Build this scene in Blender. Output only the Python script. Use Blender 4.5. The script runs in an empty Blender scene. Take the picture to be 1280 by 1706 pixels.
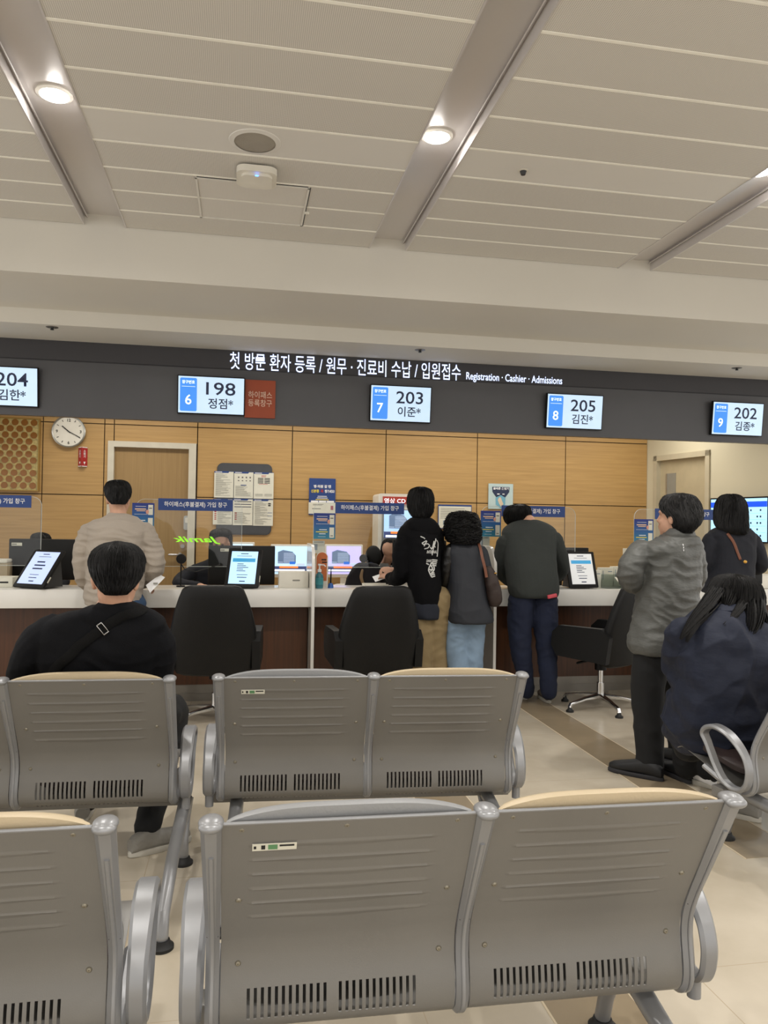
import bpy, bmesh, math, random
from mathutils import Vector, Matrix, noise
from mathutils.bvhtree import BVHTree
random.seed(7)
D = bpy.data; C = bpy.context.scene.collection; S = bpy.context.scene
PI = math.pi

# ---------------------------------------------------------------- camera
F = 1287.0; CX, CY = 640.0, 853.0; EYE = 1.42
def nrm(v): return Vector(v).normalized()
_x = nrm((6920, -128, -F)); _y = nrm((-240, -15, -F)); _y = (_y - _x * _x.dot(_y)).normalized(); _z = _x.cross(_y)
RW = Matrix((_x, _y, _z))                       # camera axes -> room axes (x along the desk, y into the room, z up)
cam = D.objects.new('camera', D.cameras.new('camera')); C.objects.link(cam)
cam.matrix_world = Matrix.Translation((0, 0, EYE)) @ RW.to_4x4()
cam.data.sensor_fit = 'HORIZONTAL'; cam.data.sensor_width = 36; cam.data.lens = F / 1280 * 36
cam.data.clip_start = 0.05; cam.data.clip_end = 60
S.camera = cam
def P(px, py, Y=None, Z=None, X=None):
    """room point seen at a photo pixel, on a plane of known depth, height or x"""
    d = RW @ Vector((px - CX, -(py - CY), -F)).normalized()
    t = Y / d.y if Y is not None else ((Z - EYE) / d.z if Z is not None else X / d.x)
    p = d * t; return Vector((p.x, p.y, p.z + EYE))

# ---------------------------------------------------------------- light
w = D.worlds.new('world'); S.world = w; w.use_nodes = True
w.node_tree.nodes['Background'].inputs[0].default_value = (1.0, 0.97, 0.93, 1)
w.node_tree.nodes['Background'].inputs[1].default_value = 0.95
S.view_settings.view_transform = 'Standard'; S.view_settings.look = 'None'
S.view_settings.gamma = 1; S.view_settings.use_curve_mapping = False
S.view_settings.exposure = 0.48
def area(name, loc, sx, sy, power, col=(1, .97, .93), rot=(0, 0, 0)):
    l = D.lights.new(name, 'AREA'); l.shape = 'RECTANGLE'; l.size = sx; l.size_y = sy; l.energy = power; l.color = col
    o = D.objects.new(name, l); C.objects.link(o); o.location = loc; o.rotation_euler = rot; return o
STAFF_LIGHT = [(-1.2, 1), (0.6, 1), (2.4, 1), (4.0, 1)]
for i, (x, k) in enumerate(STAFF_LIGHT):        # recessed linear lights over the staff side, above the fascia bottom
    area('staff_ceiling_light', (x, 7.45, 2.78), 1.3, .35, 13 * k, (1, .95, .86))

# ---------------------------------------------------------------- materials
def lin(h):
    if isinstance(h, str):
        h = h.lstrip('#'); c = [int(h[i:i+2], 16) / 255 for i in (0, 2, 4)]
    else: c = h
    return tuple(x / 12.92 if x <= .04045 else ((x + .055) / 1.055) ** 2.4 for x in c) + (1,)
_m = {}
def mat(name, col, rough=.5, metal=0, emit=0, bump=None, var=None, spec=.5, sheen=0, coat=0):
    """bump=(scale, strength[, (sx,sy,sz)]), var=(scale, amount)"""
    if name in _m: return _m[name]
    m = D.materials.new(name); m.use_nodes = True; n = m.node_tree.nodes; L = m.node_tree.links
    b = n['Principled BSDF']; b.inputs['Base Color'].default_value = lin(col); b.inputs['Roughness'].default_value = rough
    b.inputs['Metallic'].default_value = metal; b.inputs['Specular IOR Level'].default_value = spec
    if sheen: b.inputs['Sheen Weight'].default_value = sheen
    if coat: b.inputs['Coat Weight'].default_value = coat
    if emit: b.inputs['Emission Color'].default_value = lin(col); b.inputs['Emission Strength'].default_value = emit
    tc = n.new('ShaderNodeTexCoord')
    if bump:
        mp = n.new('ShaderNodeMapping'); L.new(tc.outputs['Object'], mp.inputs[0])
        if len(bump) > 2: mp.inputs['Scale'].default_value = bump[2]
        t = n.new('ShaderNodeTexNoise'); t.inputs['Scale'].default_value = bump[0]; t.inputs['Detail'].default_value = 5
        L.new(mp.outputs[0], t.inputs['Vector'])
        bp = n.new('ShaderNodeBump'); bp.inputs['Strength'].default_value = bump[1]; bp.inputs['Distance'].default_value = .01
        L.new(t.outputs[0], bp.inputs['Height']); L.new(bp.outputs[0], b.inputs['Normal'])
    t = n.new('ShaderNodeTexNoise'); a = var or (9, .05); t.inputs['Scale'].default_value = a[0]; t.inputs['Detail'].default_value = 4
    L.new(tc.outputs['Object'], t.inputs['Vector'])
    r = n.new('ShaderNodeValToRGB'); c = lin(col); k = a[1]
    r.color_ramp.elements[0].position = .3; r.color_ramp.elements[1].position = .7
    r.color_ramp.elements[0].color = tuple(max(0, v * (1 - k)) for v in c[:3]) + (1,)
    r.color_ramp.elements[1].color = tuple(min(1, v * (1 + k)) for v in c[:3]) + (1,)
    L.new(t.outputs[0], r.inputs[0]); L.new(r.outputs[0], b.inputs['Base Color'])
    _m[name] = m; return m
def wood(name, c1, c2, axis='X', rough=.45, scale=1.0):
    if name in _m: return _m[name]
    m = D.materials.new(name); m.use_nodes = True; n = m.node_tree.nodes; L = m.node_tree.links
    b = n['Principled BSDF']; b.inputs['Roughness'].default_value = rough
    tc = n.new('ShaderNodeTexCoord'); mp = n.new('ShaderNodeMapping'); L.new(tc.outputs['Object'], mp.inputs[0])
    s = (1.1, 30, 30) if axis == 'X' else (30, 30, 1.1)
    mp.inputs['Scale'].default_value = [v * scale for v in s]
    t = n.new('ShaderNodeTexNoise'); t.inputs['Scale'].default_value = 1.6; t.inputs['Detail'].default_value = 8; t.inputs['Roughness'].default_value = .6
    t.inputs['Distortion'].default_value = .6
    L.new(mp.outputs[0], t.inputs['Vector'])
    r = n.new('ShaderNodeValToRGB'); r.color_ramp.elements[0].position = .32; r.color_ramp.elements[1].position = .68
    r.color_ramp.elements[0].color = lin(c1); r.color_ramp.elements[1].color = lin(c2)
    L.new(t.outputs[0], r.inputs[0]); L.new(r.outputs[0], b.inputs['Base Color'])
    _m[name] = m; return m
def clear(name, tint=(.96, .97, .97), gloss=.07):
    if name in _m: return _m[name]
    m = D.materials.new(name); m.use_nodes = True; n = m.node_tree.nodes; L = m.node_tree.links
    n.remove(n['Principled BSDF']); o = n['Material Output']
    tr = n.new('ShaderNodeBsdfTransparent'); tr.inputs[0].default_value = tint + (1,)
    g = n.new('ShaderNodeBsdfGlossy'); g.inputs['Roughness'].default_value = .03; g.inputs[0].default_value = (1, 1, 1, 1)
    mx = n.new('ShaderNodeMixShader'); lw = n.new('ShaderNodeLayerWeight'); lw.inputs[0].default_value = .35
    ml = n.new('ShaderNodeMath'); ml.operation = 'MULTIPLY_ADD'; ml.inputs[1].default_value = .16; ml.inputs[2].default_value = gloss * .15
    L.new(lw.outputs['Fresnel'], ml.inputs[0]); L.new(ml.outputs[0], mx.inputs[0])
    L.new(tr.outputs[0], mx.inputs[1]); L.new(g.outputs[0], mx.inputs[2]); L.new(mx.outputs[0], o.inputs[0])
    _m[name] = m; return m

# ---------------------------------------------------------------- mesh helpers
class MB:
    def __init__(s): s.bm = bmesh.new()
    def box(s, a, b, bev=0, rot=None, piv=None):
        a = Vector(a); b = Vector(b); c = (a + b) / 2; d = b - a
        r = bmesh.ops.create_cube(s.bm, size=1); vs = r['verts']
        for v in vs: v.co = Vector((v.co.x * d.x, v.co.y * d.y, v.co.z * d.z))
        if bev > 0:
            es = list({e for v in vs for e in v.link_edges})
            rr = bmesh.ops.bevel(s.bm, geom=es, offset=min(bev, min(abs(x) for x in d) * .45), segments=2, affect='EDGES', profile=.5)
            vs = list({v for f in rr['faces'] for v in f.verts} | {v for v in vs if v.is_valid})
        for v in vs:
            v.co += c
            if rot is not None:
                p = Vector(piv) if piv is not None else c
                v.co = rot @ (v.co - p) + p
        return s
    def rings(s, rings, close=True, cap=True):
        bm = s.bm; R = [[bm.verts.new(p) for p in r] for r in rings]; n = len(R[0])
        for i in range(len(R) - 1):
            for j in range(n if close else n - 1):
                k = (j + 1) % n
                try: bm.faces.new((R[i][j], R[i][k], R[i+1][k], R[i+1][j]))
                except ValueError: pass
        if cap and n > 2:
            try: bm.faces.new(list(reversed(R[0]))); bm.faces.new(R[-1])
            except ValueError: pass
        return s
    def tube(s, pts, rad, n=10, rnd=True, flat=1.0, up=None):
        pts = [Vector(p) for p in pts]
        rad = list(rad) if hasattr(rad, '__len__') else [rad] * len(pts)
        if rnd:                                      # round ends
            d0 = (pts[0] - pts[1]).normalized(); d1 = (pts[-1] - pts[-2]).normalized(); a, b = rad[0], rad[-1]
            pts = [pts[0] + d0 * a * .95, pts[0] + d0 * a * .6] + pts + [pts[-1] + d1 * b * .6, pts[-1] + d1 * b * .95]
            rad = [a * .3, a * .8] + rad + [b * .8, b * .3]
        rs = []; u = None
        for i, p in enumerate(pts):
            t = (pts[min(i+1, len(pts)-1)] - pts[max(i-1, 0)]).normalized()
            if u is None:
                u = Vector(up) if up is not None else (Vector((0, 0, 1)) if abs(t.z) < .9 else Vector((0, 1, 0)))
            u = (u - t * u.dot(t)).normalized(); v = t.cross(u)
            rs.append([p + (u * math.cos(2*PI*k/n) * flat + v * math.sin(2*PI*k/n)) * rad[i] for k in range(n)])
        return s.rings(rs)
    def ribbon(s, pts, w, t, up=(0, 0, 1), closed=False, wdir=None, bev=.25):
        """rectangular section sweep: w along wdir, t along the normal"""
        pts = [Vector(p) for p in pts]; N = len(pts); rs = []
        for i, p in enumerate(pts):
            if closed: tn = (pts[(i+1) % N] - pts[i-1]).normalized()
            else: tn = (pts[min(i+1, N-1)] - pts[max(i-1, 0)]).normalized()
            W = Vector(wdir[i]) if isinstance(wdir, list) else Vector(wdir if wdir is not None else (1, 0, 0))
            W = (W - tn * W.dot(tn)).normalized(); nn = tn.cross(W)
            ww = w[i] if hasattr(w, '__len__') else w; tt = t[i] if hasattr(t, '__len__') else t; b = min(ww, tt) * bev
            sec = [(-ww/2 + b, -tt/2), (ww/2 - b, -tt/2), (ww/2, -tt/2 + b), (ww/2, tt/2 - b), (ww/2 - b, tt/2), (-ww/2 + b, tt/2), (-ww/2, tt/2 - b), (-ww/2, -tt/2 + b)]
            rs.append([p + W * a + nn * c for a, c in sec])
        if closed: rs.append(rs[0]); return s.rings(rs, cap=False)
        return s.rings(rs)
    def ell(s, c, r, rot=None, seg=20, rg=14):
        rr = bmesh.ops.create_uvsphere(s.bm, u_segments=seg, v_segments=rg, radius=1)
        for v in rr['verts']:
            p = Vector((v.co.x * r[0], v.co.y * r[1], v.co.z * r[2]))
            v.co = (rot @ p if rot is not None else p) + Vector(c)
        return s
    def cyl(s, a, b, r1, r2=None, n=24):
        return s.tube([a, b], [r1, r1 if r2 is None else r2], n=n, rnd=False)
    def lathe(s, c, prof, n=32, rot=None):
        """prof [(r, z)] about +z at c"""
        rs = []
        for r, z in prof:
            q = [Vector((r * math.cos(2*PI*k/n), r * math.sin(2*PI*k/n), z)) for k in range(n)]
            rs.append([(rot @ p if rot is not None else p) + Vector(c) for p in q])
        return s.rings(rs, cap=(prof[0][0] < .01 and prof[-1][0] < .01))
    def prism(s, pts2, y0, y1, plane='XZ'):
        f = (lambda p, y: Vector((p[0], y, p[1]))) if plane == 'XZ' else ((lambda p, y: Vector((y, p[0], p[1]))) if plane == 'YZ' else (lambda p, y: Vector((p[0], p[1], y))))
        return s.rings([[f(p, y0) for p in pts2], [f(p, y1) for p in pts2]])
    def quad(s, a, b, c, d):
        s.bm.faces.new([s.bm.verts.new(p) for p in (a, b, c, d)]); return s
    def build(s, name, m, parent=None, smooth=True, loc=None, ang=40):
        bm = s.bm
        bmesh.ops.recalc_face_normals(bm, faces=bm.faces)
        if parent is not None and parent.get('_world'):     # geometry given in room coordinates
            inv = world_of(parent).inverted()
            bmesh.ops.transform(bm, matrix=inv, verts=bm.verts)
        me = D.meshes.new(name); 
        if smooth:
            for f in bm.faces: f.smooth = True
            lim = math.radians(ang)
            for e in bm.edges:
                if len(e.link_faces) == 2 and e.calc_face_angle(0) > lim: e.smooth = False
        bm.to_mesh(me); bm.free()
        if m is not None: me.materials.append(m)
        o = D.objects.new(name, me); C.objects.link(o)
        if parent is not None: o.parent = parent
        if loc is not None: o.location = loc
        return o
def world_of(o):
    M = Matrix.LocRotScale(o.location, o.rotation_euler, o.scale)
    return world_of(o.parent) @ M if o.parent else M
def tag(o, label=None, cat=None, group=None, kind=None):
    if label: o['label'] = label
    if cat: o['category'] = cat
    if group: o['group'] = group
    if kind: o['kind'] = kind
    return o
def thing(name, label, cat, loc=(0, 0, 0), rz=0, group=None, world=False):
    o = D.objects.new(name, None); C.objects.link(o); o.location = loc; o.rotation_euler = (0, 0, rz); o.empty_display_size = .1
    if world: o['_world'] = 1
    return tag(o, label, cat, group)
def struct(o): o['kind'] = 'structure'; return o
def copy_tree(o, parent=None):
    c = o.copy(); C.objects.link(c); c.parent = parent
    for ch in [q for q in D.objects if q.parent == o]: copy_tree(ch, c)
    return c
def eye_rot(rx=0, ry=0, rz=0):
    return Matrix.Rotation(math.radians(rz), 3, 'Z') @ Matrix.Rotation(math.radians(ry), 3, 'Y') @ Matrix.Rotation(math.radians(rx), 3, 'X')
def text(body, name, m, parent, cx, y, cz, w=None, h=None, bold=.0, rot=None, depth=.0006, align='CENTER', mirror=False, shear=0):
    """lettering standing in the xz plane facing -y, fitted to w x h, in the frame of parent"""
    cu = D.curves.new('tmp', 'FONT'); cu.body = body; cu.size = 1; cu.offset = bold; cu.extrude = 0; cu.align_x = 'CENTER'; cu.resolution_u = 3; cu.shear = shear
    cu.space_line = .95
    to = D.objects.new('tmp', cu); C.objects.link(to); bpy.context.view_layer.update()
    me = D.meshes.new_from_object(to.evaluated_get(bpy.context.evaluated_depsgraph_get())); D.objects.remove(to); D.curves.remove(cu)
    me.name = name
    if not me.vertices: return None
    xs = [v.co.x for v in me.vertices]; ys = [v.co.y for v in me.vertices]
    x0, x1, y0, y1 = min(xs), max(xs), min(ys), max(ys)
    sx = (w / (x1 - x0)) if w else None; sy = (h / (y1 - y0)) if h else None
    sx = sx or sy; sy = sy or sx
    for v in me.vertices:
        a = (v.co.x - (x0 + x1) / 2) * sx * (-1 if mirror else 1); b = (v.co.y - (y0 + y1) / 2) * sy
        p = Vector((a, -depth, b))
        if rot is not None: p = rot @ p
        v.co = p + Vector((cx, y, cz))
    me.materials.append(m); o = D.objects.new(name, me); C.objects.link(o); o.parent = parent; return o
def rrect(x0, z0, x1, z1, r, n=6):
    out = []
    for cx, cz, a in ((x1-r, z1-r, 0), (x0+r, z1-r, 90), (x0+r, z0+r, 180), (x1-r, z0+r, 270)):
        for i in range(n + 1):
            t = math.radians(a + 90 * i / n); out.append((cx + r * math.cos(t), cz + r * math.sin(t)))
    return out

# colours
M_ceil = mat('ceiling_metal_panel', '#d2cec8', .6, var=(2, .02))
M_band = mat('ceiling_plain_panel', '#dcd9d3', .5, var=(2, .01))
M_beam = mat('painted_bulkhead', '#d8d4ca', .7, var=(1.5, .02))
M_trough = mat('satin_trough_metal', '#d6d2d0', .3, .25, var=(2, .03))
M_fascia = mat('fascia_charcoal_panel', '#515154', .42, .2, var=(3, .04))
M_fascia2 = mat('fascia_dark_panel', '#3c3b3e', .42, .2, var=(3, .04))
M_wood = wood('light_oak_panel', '#ac8852', '#be9960')
M_gap = mat('dark_groove', '#3a2a18', .8)
M_cream = mat('cream_wall_paint', '#cfc7ad', .7, var=(2, .02))
M_frame = mat('door_frame_paint', '#c9c3b2', .5)
M_door = wood('tan_door_veneer', '#94774a', '#a08254', 'Z', .4)
M_door2 = mat('beige_door_paint', '#b5a88a', .5)
M_base = wood('dark_walnut_front', '#41250f', '#553017', 'Z', .4)
M_white = mat('white_solid_surface', '#e4e2dc', .25, coat=.3, var=(3, .01))
M_skirt = mat('brushed_steel_skirting', '#8d8880', .35, .6)
M_steel = mat('painted_grey_steel', '#7d7b77', .4, .25, var=(4, .03), bump=(350, .04))
M_alu = mat('cast_aluminium_grey', '#949597', .36, .4, var=(5, .04))
M_chrome = mat('polished_chrome', '#dadada', .2, 1)
M_rubber = mat('black_rubber', '#151515', .6)
M_screw = mat('brass_screw_head', '#8f897a', .4, .6)
M_beige = mat('beige_vinyl', '#bfae90', .45, bump=(120, .08), var=(3, .03))
M_grey = mat('grey_vinyl', '#8d8e8f', .45, bump=(120, .08), var=(3, .03))
M_black = mat('matt_black_plastic', '#0b0b0b', .5, spec=.3)
M_blackl = mat('black_leatherette', '#0b0b0b', .5, spec=.3, bump=(180, .12), var=(4, .08))
M_dark = mat('dark_grey_plastic', '#2c2d2e', .5)
M_whitep = mat('white_plastic', '#e2ded2', .4)
M_paper = mat('white_paper', '#dcdacb', .8)
M_blue = mat('navy_blue_sign', '#22407f', .5)
M_ink = mat('printed_black', '#222222', .8)
M_inkg = mat('printed_grey', '#8b8a82', .8)
M_red = mat('printed_red', '#b5342a', .6)
M_wht = mat('printed_white', '#f0f0f0', .7)
M_skin = mat('skin', '#c79a80', .55, bump=(60, .1), var=(20, .06))
M_hair = mat('black_hair', '#080707', .55, spec=.25, bump=(90, .4, (1, 1, .15)), var=(40, .3))
M_clear = clear('clear_acrylic')
M_edge = mat('acrylic_edge', '#c9cfca', .2)
# ================================================================ THE ROOM
# floor
def floor_mat():
    m = D.materials.new('beige_porcelain_tile'); m.use_nodes = True; n = m.node_tree.nodes; L = m.node_tree.links
    b = n['Principled BSDF']; b.inputs['Roughness'].default_value = .22; b.inputs['Specular IOR Level'].default_value = .45
    tc = n.new('ShaderNodeTexCoord')
    t = n.new('ShaderNodeTexNoise'); t.inputs['Scale'].default_value = 2.2; t.inputs['Detail'].default_value = 7; L.new(tc.outputs['Object'], t.inputs['Vector'])
    r = n.new('ShaderNodeValToRGB'); r.color_ramp.elements[0].color = lin('#b3a894'); r.color_ramp.elements[1].color = lin('#ccc2b0')
    r.color_ramp.elements[0].position = .3; r.color_ramp.elements[1].position = .7
    L.new(t.outputs[0], r.inputs[0])
    bt = n.new('ShaderNodeTexBrick'); bt.offset = 0; bt.inputs['Scale'].default_value = 1; bt.inputs['Mortar Size'].default_value = .002
    bt.inputs['Brick Width'].default_value = .9; bt.inputs['Row Height'].default_value = .9; bt.inputs['Mortar'].default_value = lin('#b5a791')
    mp = n.new('ShaderNodeMapping'); mp.inputs['Location'].default_value = (.35, .42, 0); L.new(tc.outputs['Object'], mp.inputs[0])
    L.new(mp.outputs[0], bt.inputs['Vector']); L.new(r.outputs[0], bt.inputs['Color1']); L.new(r.outputs[0], bt.inputs['Color2'])
    L.new(bt.outputs[0], b.inputs['Base Color']); return m
struct(MB().box((-5, -4, -.1), (8, 8.8, 0)).build('floor', floor_mat(), smooth=False))
M_tan = mat('tan_floor_tile', '#95866e', .25, var=(5, .06)); M_grout = mat('pale_grout', '#c7b89d', .6)
s_ = MB()
for y in [k * .6 for k in range(5, 11)]: s_.box((2.17, y + .003, 0), (2.45, y + .597, .0015))
struct(s_.build('trim_1', M_tan, smooth=False))
s_ = MB().box((2.163, 3, 0), (2.17, 6.6, .0018)).box((2.45, 3, 0), (2.457, 6.6, .0018)).box((.908, -1.2, 0), (.915, 6.6, .0018)).box((1.185, -1.2, 0), (1.192, 6.6, .0018))
struct(s_.build('trim_2', M_grout, smooth=False))
s_ = MB()
for y in [k * .6 for k in range(-2, 11)]: s_.box((.915, y + .003, 0), (1.185, y + .597, .0012))
struct(s_.build('trim_3', M_tan, smooth=False))

# ceiling: metal panels with grooves, three light troughs
ZC = 3.27; XT = [(-2.79, -2.535), (-1.0, -.745), (.82, 1.07), (2.62, 2.875), (4.42, 4.675)]
YL = [5.1, 4.812, 4.524, 4.234] + [3.942 - .307 * k for k in range(0, 30)]
def perf_mat():
    m = mat('perforated_ceiling_panel', '#cbc6bd', .6, var=(2, .02)); n = m.node_tree.nodes; L = m.node_tree.links
    tc = n.new('ShaderNodeTexCoord'); vo = n.new('ShaderNodeTexVoronoi'); vo.inputs['Scale'].default_value = 130; vo.inputs['Randomness'].default_value = 0
    L.new(tc.outputs['Object'], vo.inputs['Vector'])
    r = n.new('ShaderNodeValToRGB'); r.color_ramp.elements[0].position = .22; r.color_ramp.elements[1].position = .3
    r.color_ramp.elements[0].color = lin('#9a9690'); r.color_ramp.elements[1].color = lin('#d9d5ce')
    L.new(vo.outputs['Distance'], r.inputs[0]); L.new(r.outputs[0], n['Principled BSDF'].inputs['Base Color']); return m
M_perf = perf_mat()
xs = [-5] + [v for t in XT for v in t] + [7]
pan = MB(); band = MB(); flange = MB()
for i in range(0, len(xs), 2):
    a, b = xs[i], xs[i+1]
    for k, y in enumerate(YL[:-1]):
        d_ = y - YL[k+1]
        tgt = band if k in (4, 15, 26) else pan
        tgt.box((a + .002, y - d_ + .006, ZC), (b - .002, y - .006, ZC + .02))
for i in range(0, len(xs), 2):
    for y in YL[1:]: flange.box((xs[i] + .002, y - .0075, ZC - .002), (xs[i+1] - .002, y + .0075, ZC + .006))
struct(pan.build('ceiling', M_perf, smooth=False))
struct(band.build('ceiling_band', M_band, smooth=False))
for (a, b) in XT:       # troughs
    y0, y1 = -5, 5.1; s_ = MB()
    s_.box((a, y0, ZC + .07), (b, y1, ZC + .09)).box((a - .004, y0, ZC - .004), (a + .003, y1, ZC + .07)).box((b - .003, y0, ZC - .004), (b + .004, y1, ZC + .07))
    s_.ribbon([(a + .012, y0, ZC + .056), (a + .012, y1, ZC + .056)], .03, .006, wdir=(1, 0, -1.0)); s_.ribbon([(b - .012, y0, ZC + .056), (b - .012, y1, ZC + .056)], .03, .006, wdir=(1, 0, 1.0))
    struct(s_.build('ceiling_trough', M_trough, smooth=False))
struct(flange.build('ceiling_joint', mat('pale_joint_strip', '#fbf8ee', .5), smooth=False))
# bulkheads stepping down to the fascia
s_ = MB().box((-5, 5.1, 2.95), (7, 5.2, 3.6)).box((-5, 5.1, 2.943), (7, 6.0, 2.955)).box((-5, 5.973, 2.838), (7, 6.05, 2.95)).box((-5, 5.973, 2.832), (7, 8.5, 2.845))
s_.box((-5, -5, 3.6), (7, 5.2, 3.62))
struct(s_.build('ceiling_bulkhead', M_beam, smooth=False))
# fascia over the desk
struct(MB().box((-5, 6.5, 2.228), (7, 6.56, 2.668)).build('wall_front_fascia', M_fascia, smooth=False))
struct(MB().box((-5, 6.5, 2.678), (7, 6.56, 2.832)).box((-5, 6.51, 2.66), (7, 6.56, 2.68)).build('trim_4', M_fascia2, smooth=False))
# back wall: oak panels with grooves
YW = 8.4
vj = [-3.0, -2.04 + .02, -1.395, -1.30 + 0, -.46, .54, 1.573, 2.627, 3.69, 4.72]
gx = [-4.2, -2.0, -1.40, -1.305, -.46, .54, 1.573, 2.627, 3.69, 4.72]
gz = [0, .85, 1.665, 2.405, 2.62]
s_ = MB()
for i in range(len(gx) - 1):
    for j in range(len(gz) - 1):
        x0, x1, z0, z1 = gx[i] + .005, gx[i+1] - .005, gz[j] + .005, gz[j+1] - .005
        if i == 3:                      # door bay: only above the door
            if z1 < 2.3: continue
            z0 = max(z0, 2.23)
        s_.box((x0, YW, z0), (x1, YW + .02, z1))
struct(s_.build('wall_back', M_wood, smooth=False))
struct(MB().box((-4.2, YW + .012, 0), (-1.36, YW + .05, 2.83)).box((-.47, YW + .012, 0), (4.72, YW + .05, 2.83)).box((-1.4, YW + .012, 2.22), (-.4, YW + .05, 2.83)).build('wall_back_groove', M_gap, smooth=False))
# door 1 in the oak wall
d1 = thing('door_1', 'flush tan veneered door in a pale frame in the oak wall', 'door', world=True); d1['kind'] = 'structure'
s_ = MB().box((-1.36, YW - .03, 0), (-1.30, YW + .1, 2.23)).box((-.545, YW - .03, 0), (-.47, YW + .1, 2.23)).box((-1.30, YW - .03, 2.17), (-.545, YW + .1, 2.23))
s_.build('door_frame', M_frame, d1, smooth=False)
MB().box((-1.30, YW + .035, .01), (-.545, YW + .075, 2.17)).build('door_leaf', M_door, d1, smooth=False)
s_ = MB(); q = P(312, 871, Y=YW + .03)
lk = MB().prism(rrect(q.x - .035, q.z - .075, q.x + .035, q.z + .075, .02), YW - .005, YW + .035).build('digital_lock', mat('satin_silver', '#b5b5b0', .3, .8), d1)
MB().prism(rrect(q.x - .02, q.z + .0, q.x + .02, q.z + .055, .01), YW - .010, YW).build('lock_window', M_whitep, d1)
q = P(304, 910, Y=YW); MB().cyl((q.x, YW + .035, q.z), (q.x, YW + .0, q.z), .022).build('key_cylinder', M_chrome, d1)
q = P(300, 924, Y=YW)
MB().cyl((q.x, YW + .035, q.z), (q.x, YW - .02, q.z), .022).tube([(q.x, YW - .02, q.z), (q.x - .11, YW - .02, q.z)], .011).build('door_handle', M_chrome, d1)
# cream wall on the right, running back towards the desk, with door 2
WS = Vector((4.72, 8.4, 0)); WD = Vector((.148, -.989, 0)).normalized(); WN = Vector((-WD.y, WD.x, 0)) * -1   # normal to the left
WN = Vector((-.989, -.148, 0)).normalized()
def sw(s, z, off=0): return WS + WD * s + WN * off + Vector((0, 0, z))
def sbox(mb, s0, s1, z0, z1, o0, o1):
    mb.rings([[sw(s0, z0, o0), sw(s1, z0, o0), sw(s1, z1, o0), sw(s0, z1, o0)], [sw(s0, z0, o1), sw(s1, z0, o1), sw(s1, z1, o1), sw(s0, z1, o1)]]); return mb
s_ = MB(); sbox(s_, -.1, .13, 0, 2.83, -.1, 0); sbox(s_, 1.03, 1.9, 0, 2.83, -.1, 0); sbox(s_, .13, 1.03, 2.25, 2.83, -.1, 0)
struct(s_.build('wall_right', M_cream, smooth=False))
d2 = thing('door_2', 'beige door with a narrow glass slot in the cream side wall', 'door', world=True); d2['kind'] = 'structure'
s_ = MB(); sbox(s_, .13, .19, 0, 2.25, -.1, .02); sbox(s_, .97, 1.03, 0, 2.25, -.1, .02); sbox(s_, .13, 1.03, 2.19, 2.25, -.1, .02)
s_.build('door_frame', mat('beige_frame_paint', '#bdb39a', .5), d2, smooth=False)
s_ = MB(); sbox(s_, .19, .97, 0, 2.19, -.08, -.04); s_.build('door_leaf', M_door2, d2, smooth=False)
s_ = MB(); sbox(s_, .31, .45, 1.20, 2.04, -.04, -.032); s_.build('glass_slot', mat('grey_frosted_glass', '#8d8b82', .25), d2, smooth=False)
s_ = MB(); sbox(s_, .29, .315, 1.2, 2.04, -.04, -.028); s_.build('slot_bead', mat('satin_silver', '#b5b5b0', .3, .8), d2, smooth=False)

# downlights in the troughs
M_led = mat('downlight_diffuser', '#fff6ea', .5, emit=30)
def downlight(x, y, label):
    t = thing('downlight', label, 'ceiling light', (x, y, ZC + .066), group=None)
    MB().lathe((0, 0, 0), [(.062, .004), (.078, .004), (.080, -.004), (.064, -.010), (.060, -.002)], 36).build('light_trim', mat('white_trim_ring', '#e0ddd5', .4), t)
    MB().lathe((0, 0, 0), [(.001, -.004), (.058, -.003), (.060, .003), (.001, .004)], 36).build('light_diffuser', M_led, t)
    l = D.lights.new('downlight_lamp', 'SPOT'); l.energy = DL_POWER; l.color = (1, .97, .93); l.spot_size = math.radians(165); l.spot_blend = .8; l.shadow_soft_size = .06
    o = D.objects.new('downlight_lamp', l); C.objects.link(o); o.location = (x, y, ZC + .045)
    l = D.lights.new('downlight_spill', 'POINT'); l.energy = 0.55; l.color = (1, .97, .93); l.shadow_soft_size = .03
    o = D.objects.new('downlight_spill', l); C.objects.link(o); o.location = (x, y, ZC + .028)
    return t
DL_POWER = 60
downlight(-.86, 3.68, 'round downlight glowing in the leftmost ceiling trough')
downlight(.92, 3.68, 'round downlight glowing in the middle ceiling trough')
downlight(2.70, 3.66, 'round downlight at the right edge of the photo in the rightmost ceiling trough')
for x in (-2.66, 4.55, -.86, .92, 2.70):        # the same row and the rows behind the camera
    for y in ((3.68,) if x in (-2.66, 4.55) else (1.2, -1.3, -3.6)):
        l = D.lights.new('downlight_lamp', 'SPOT'); l.energy = DL_POWER; l.color = (1, .97, .93); l.spot_size = math.radians(165); l.spot_blend = .8; l.shadow_soft_size = .06
        o = D.objects.new('downlight_lamp', l); C.objects.link(o); o.location = (x, y, ZC + .045)
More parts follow.
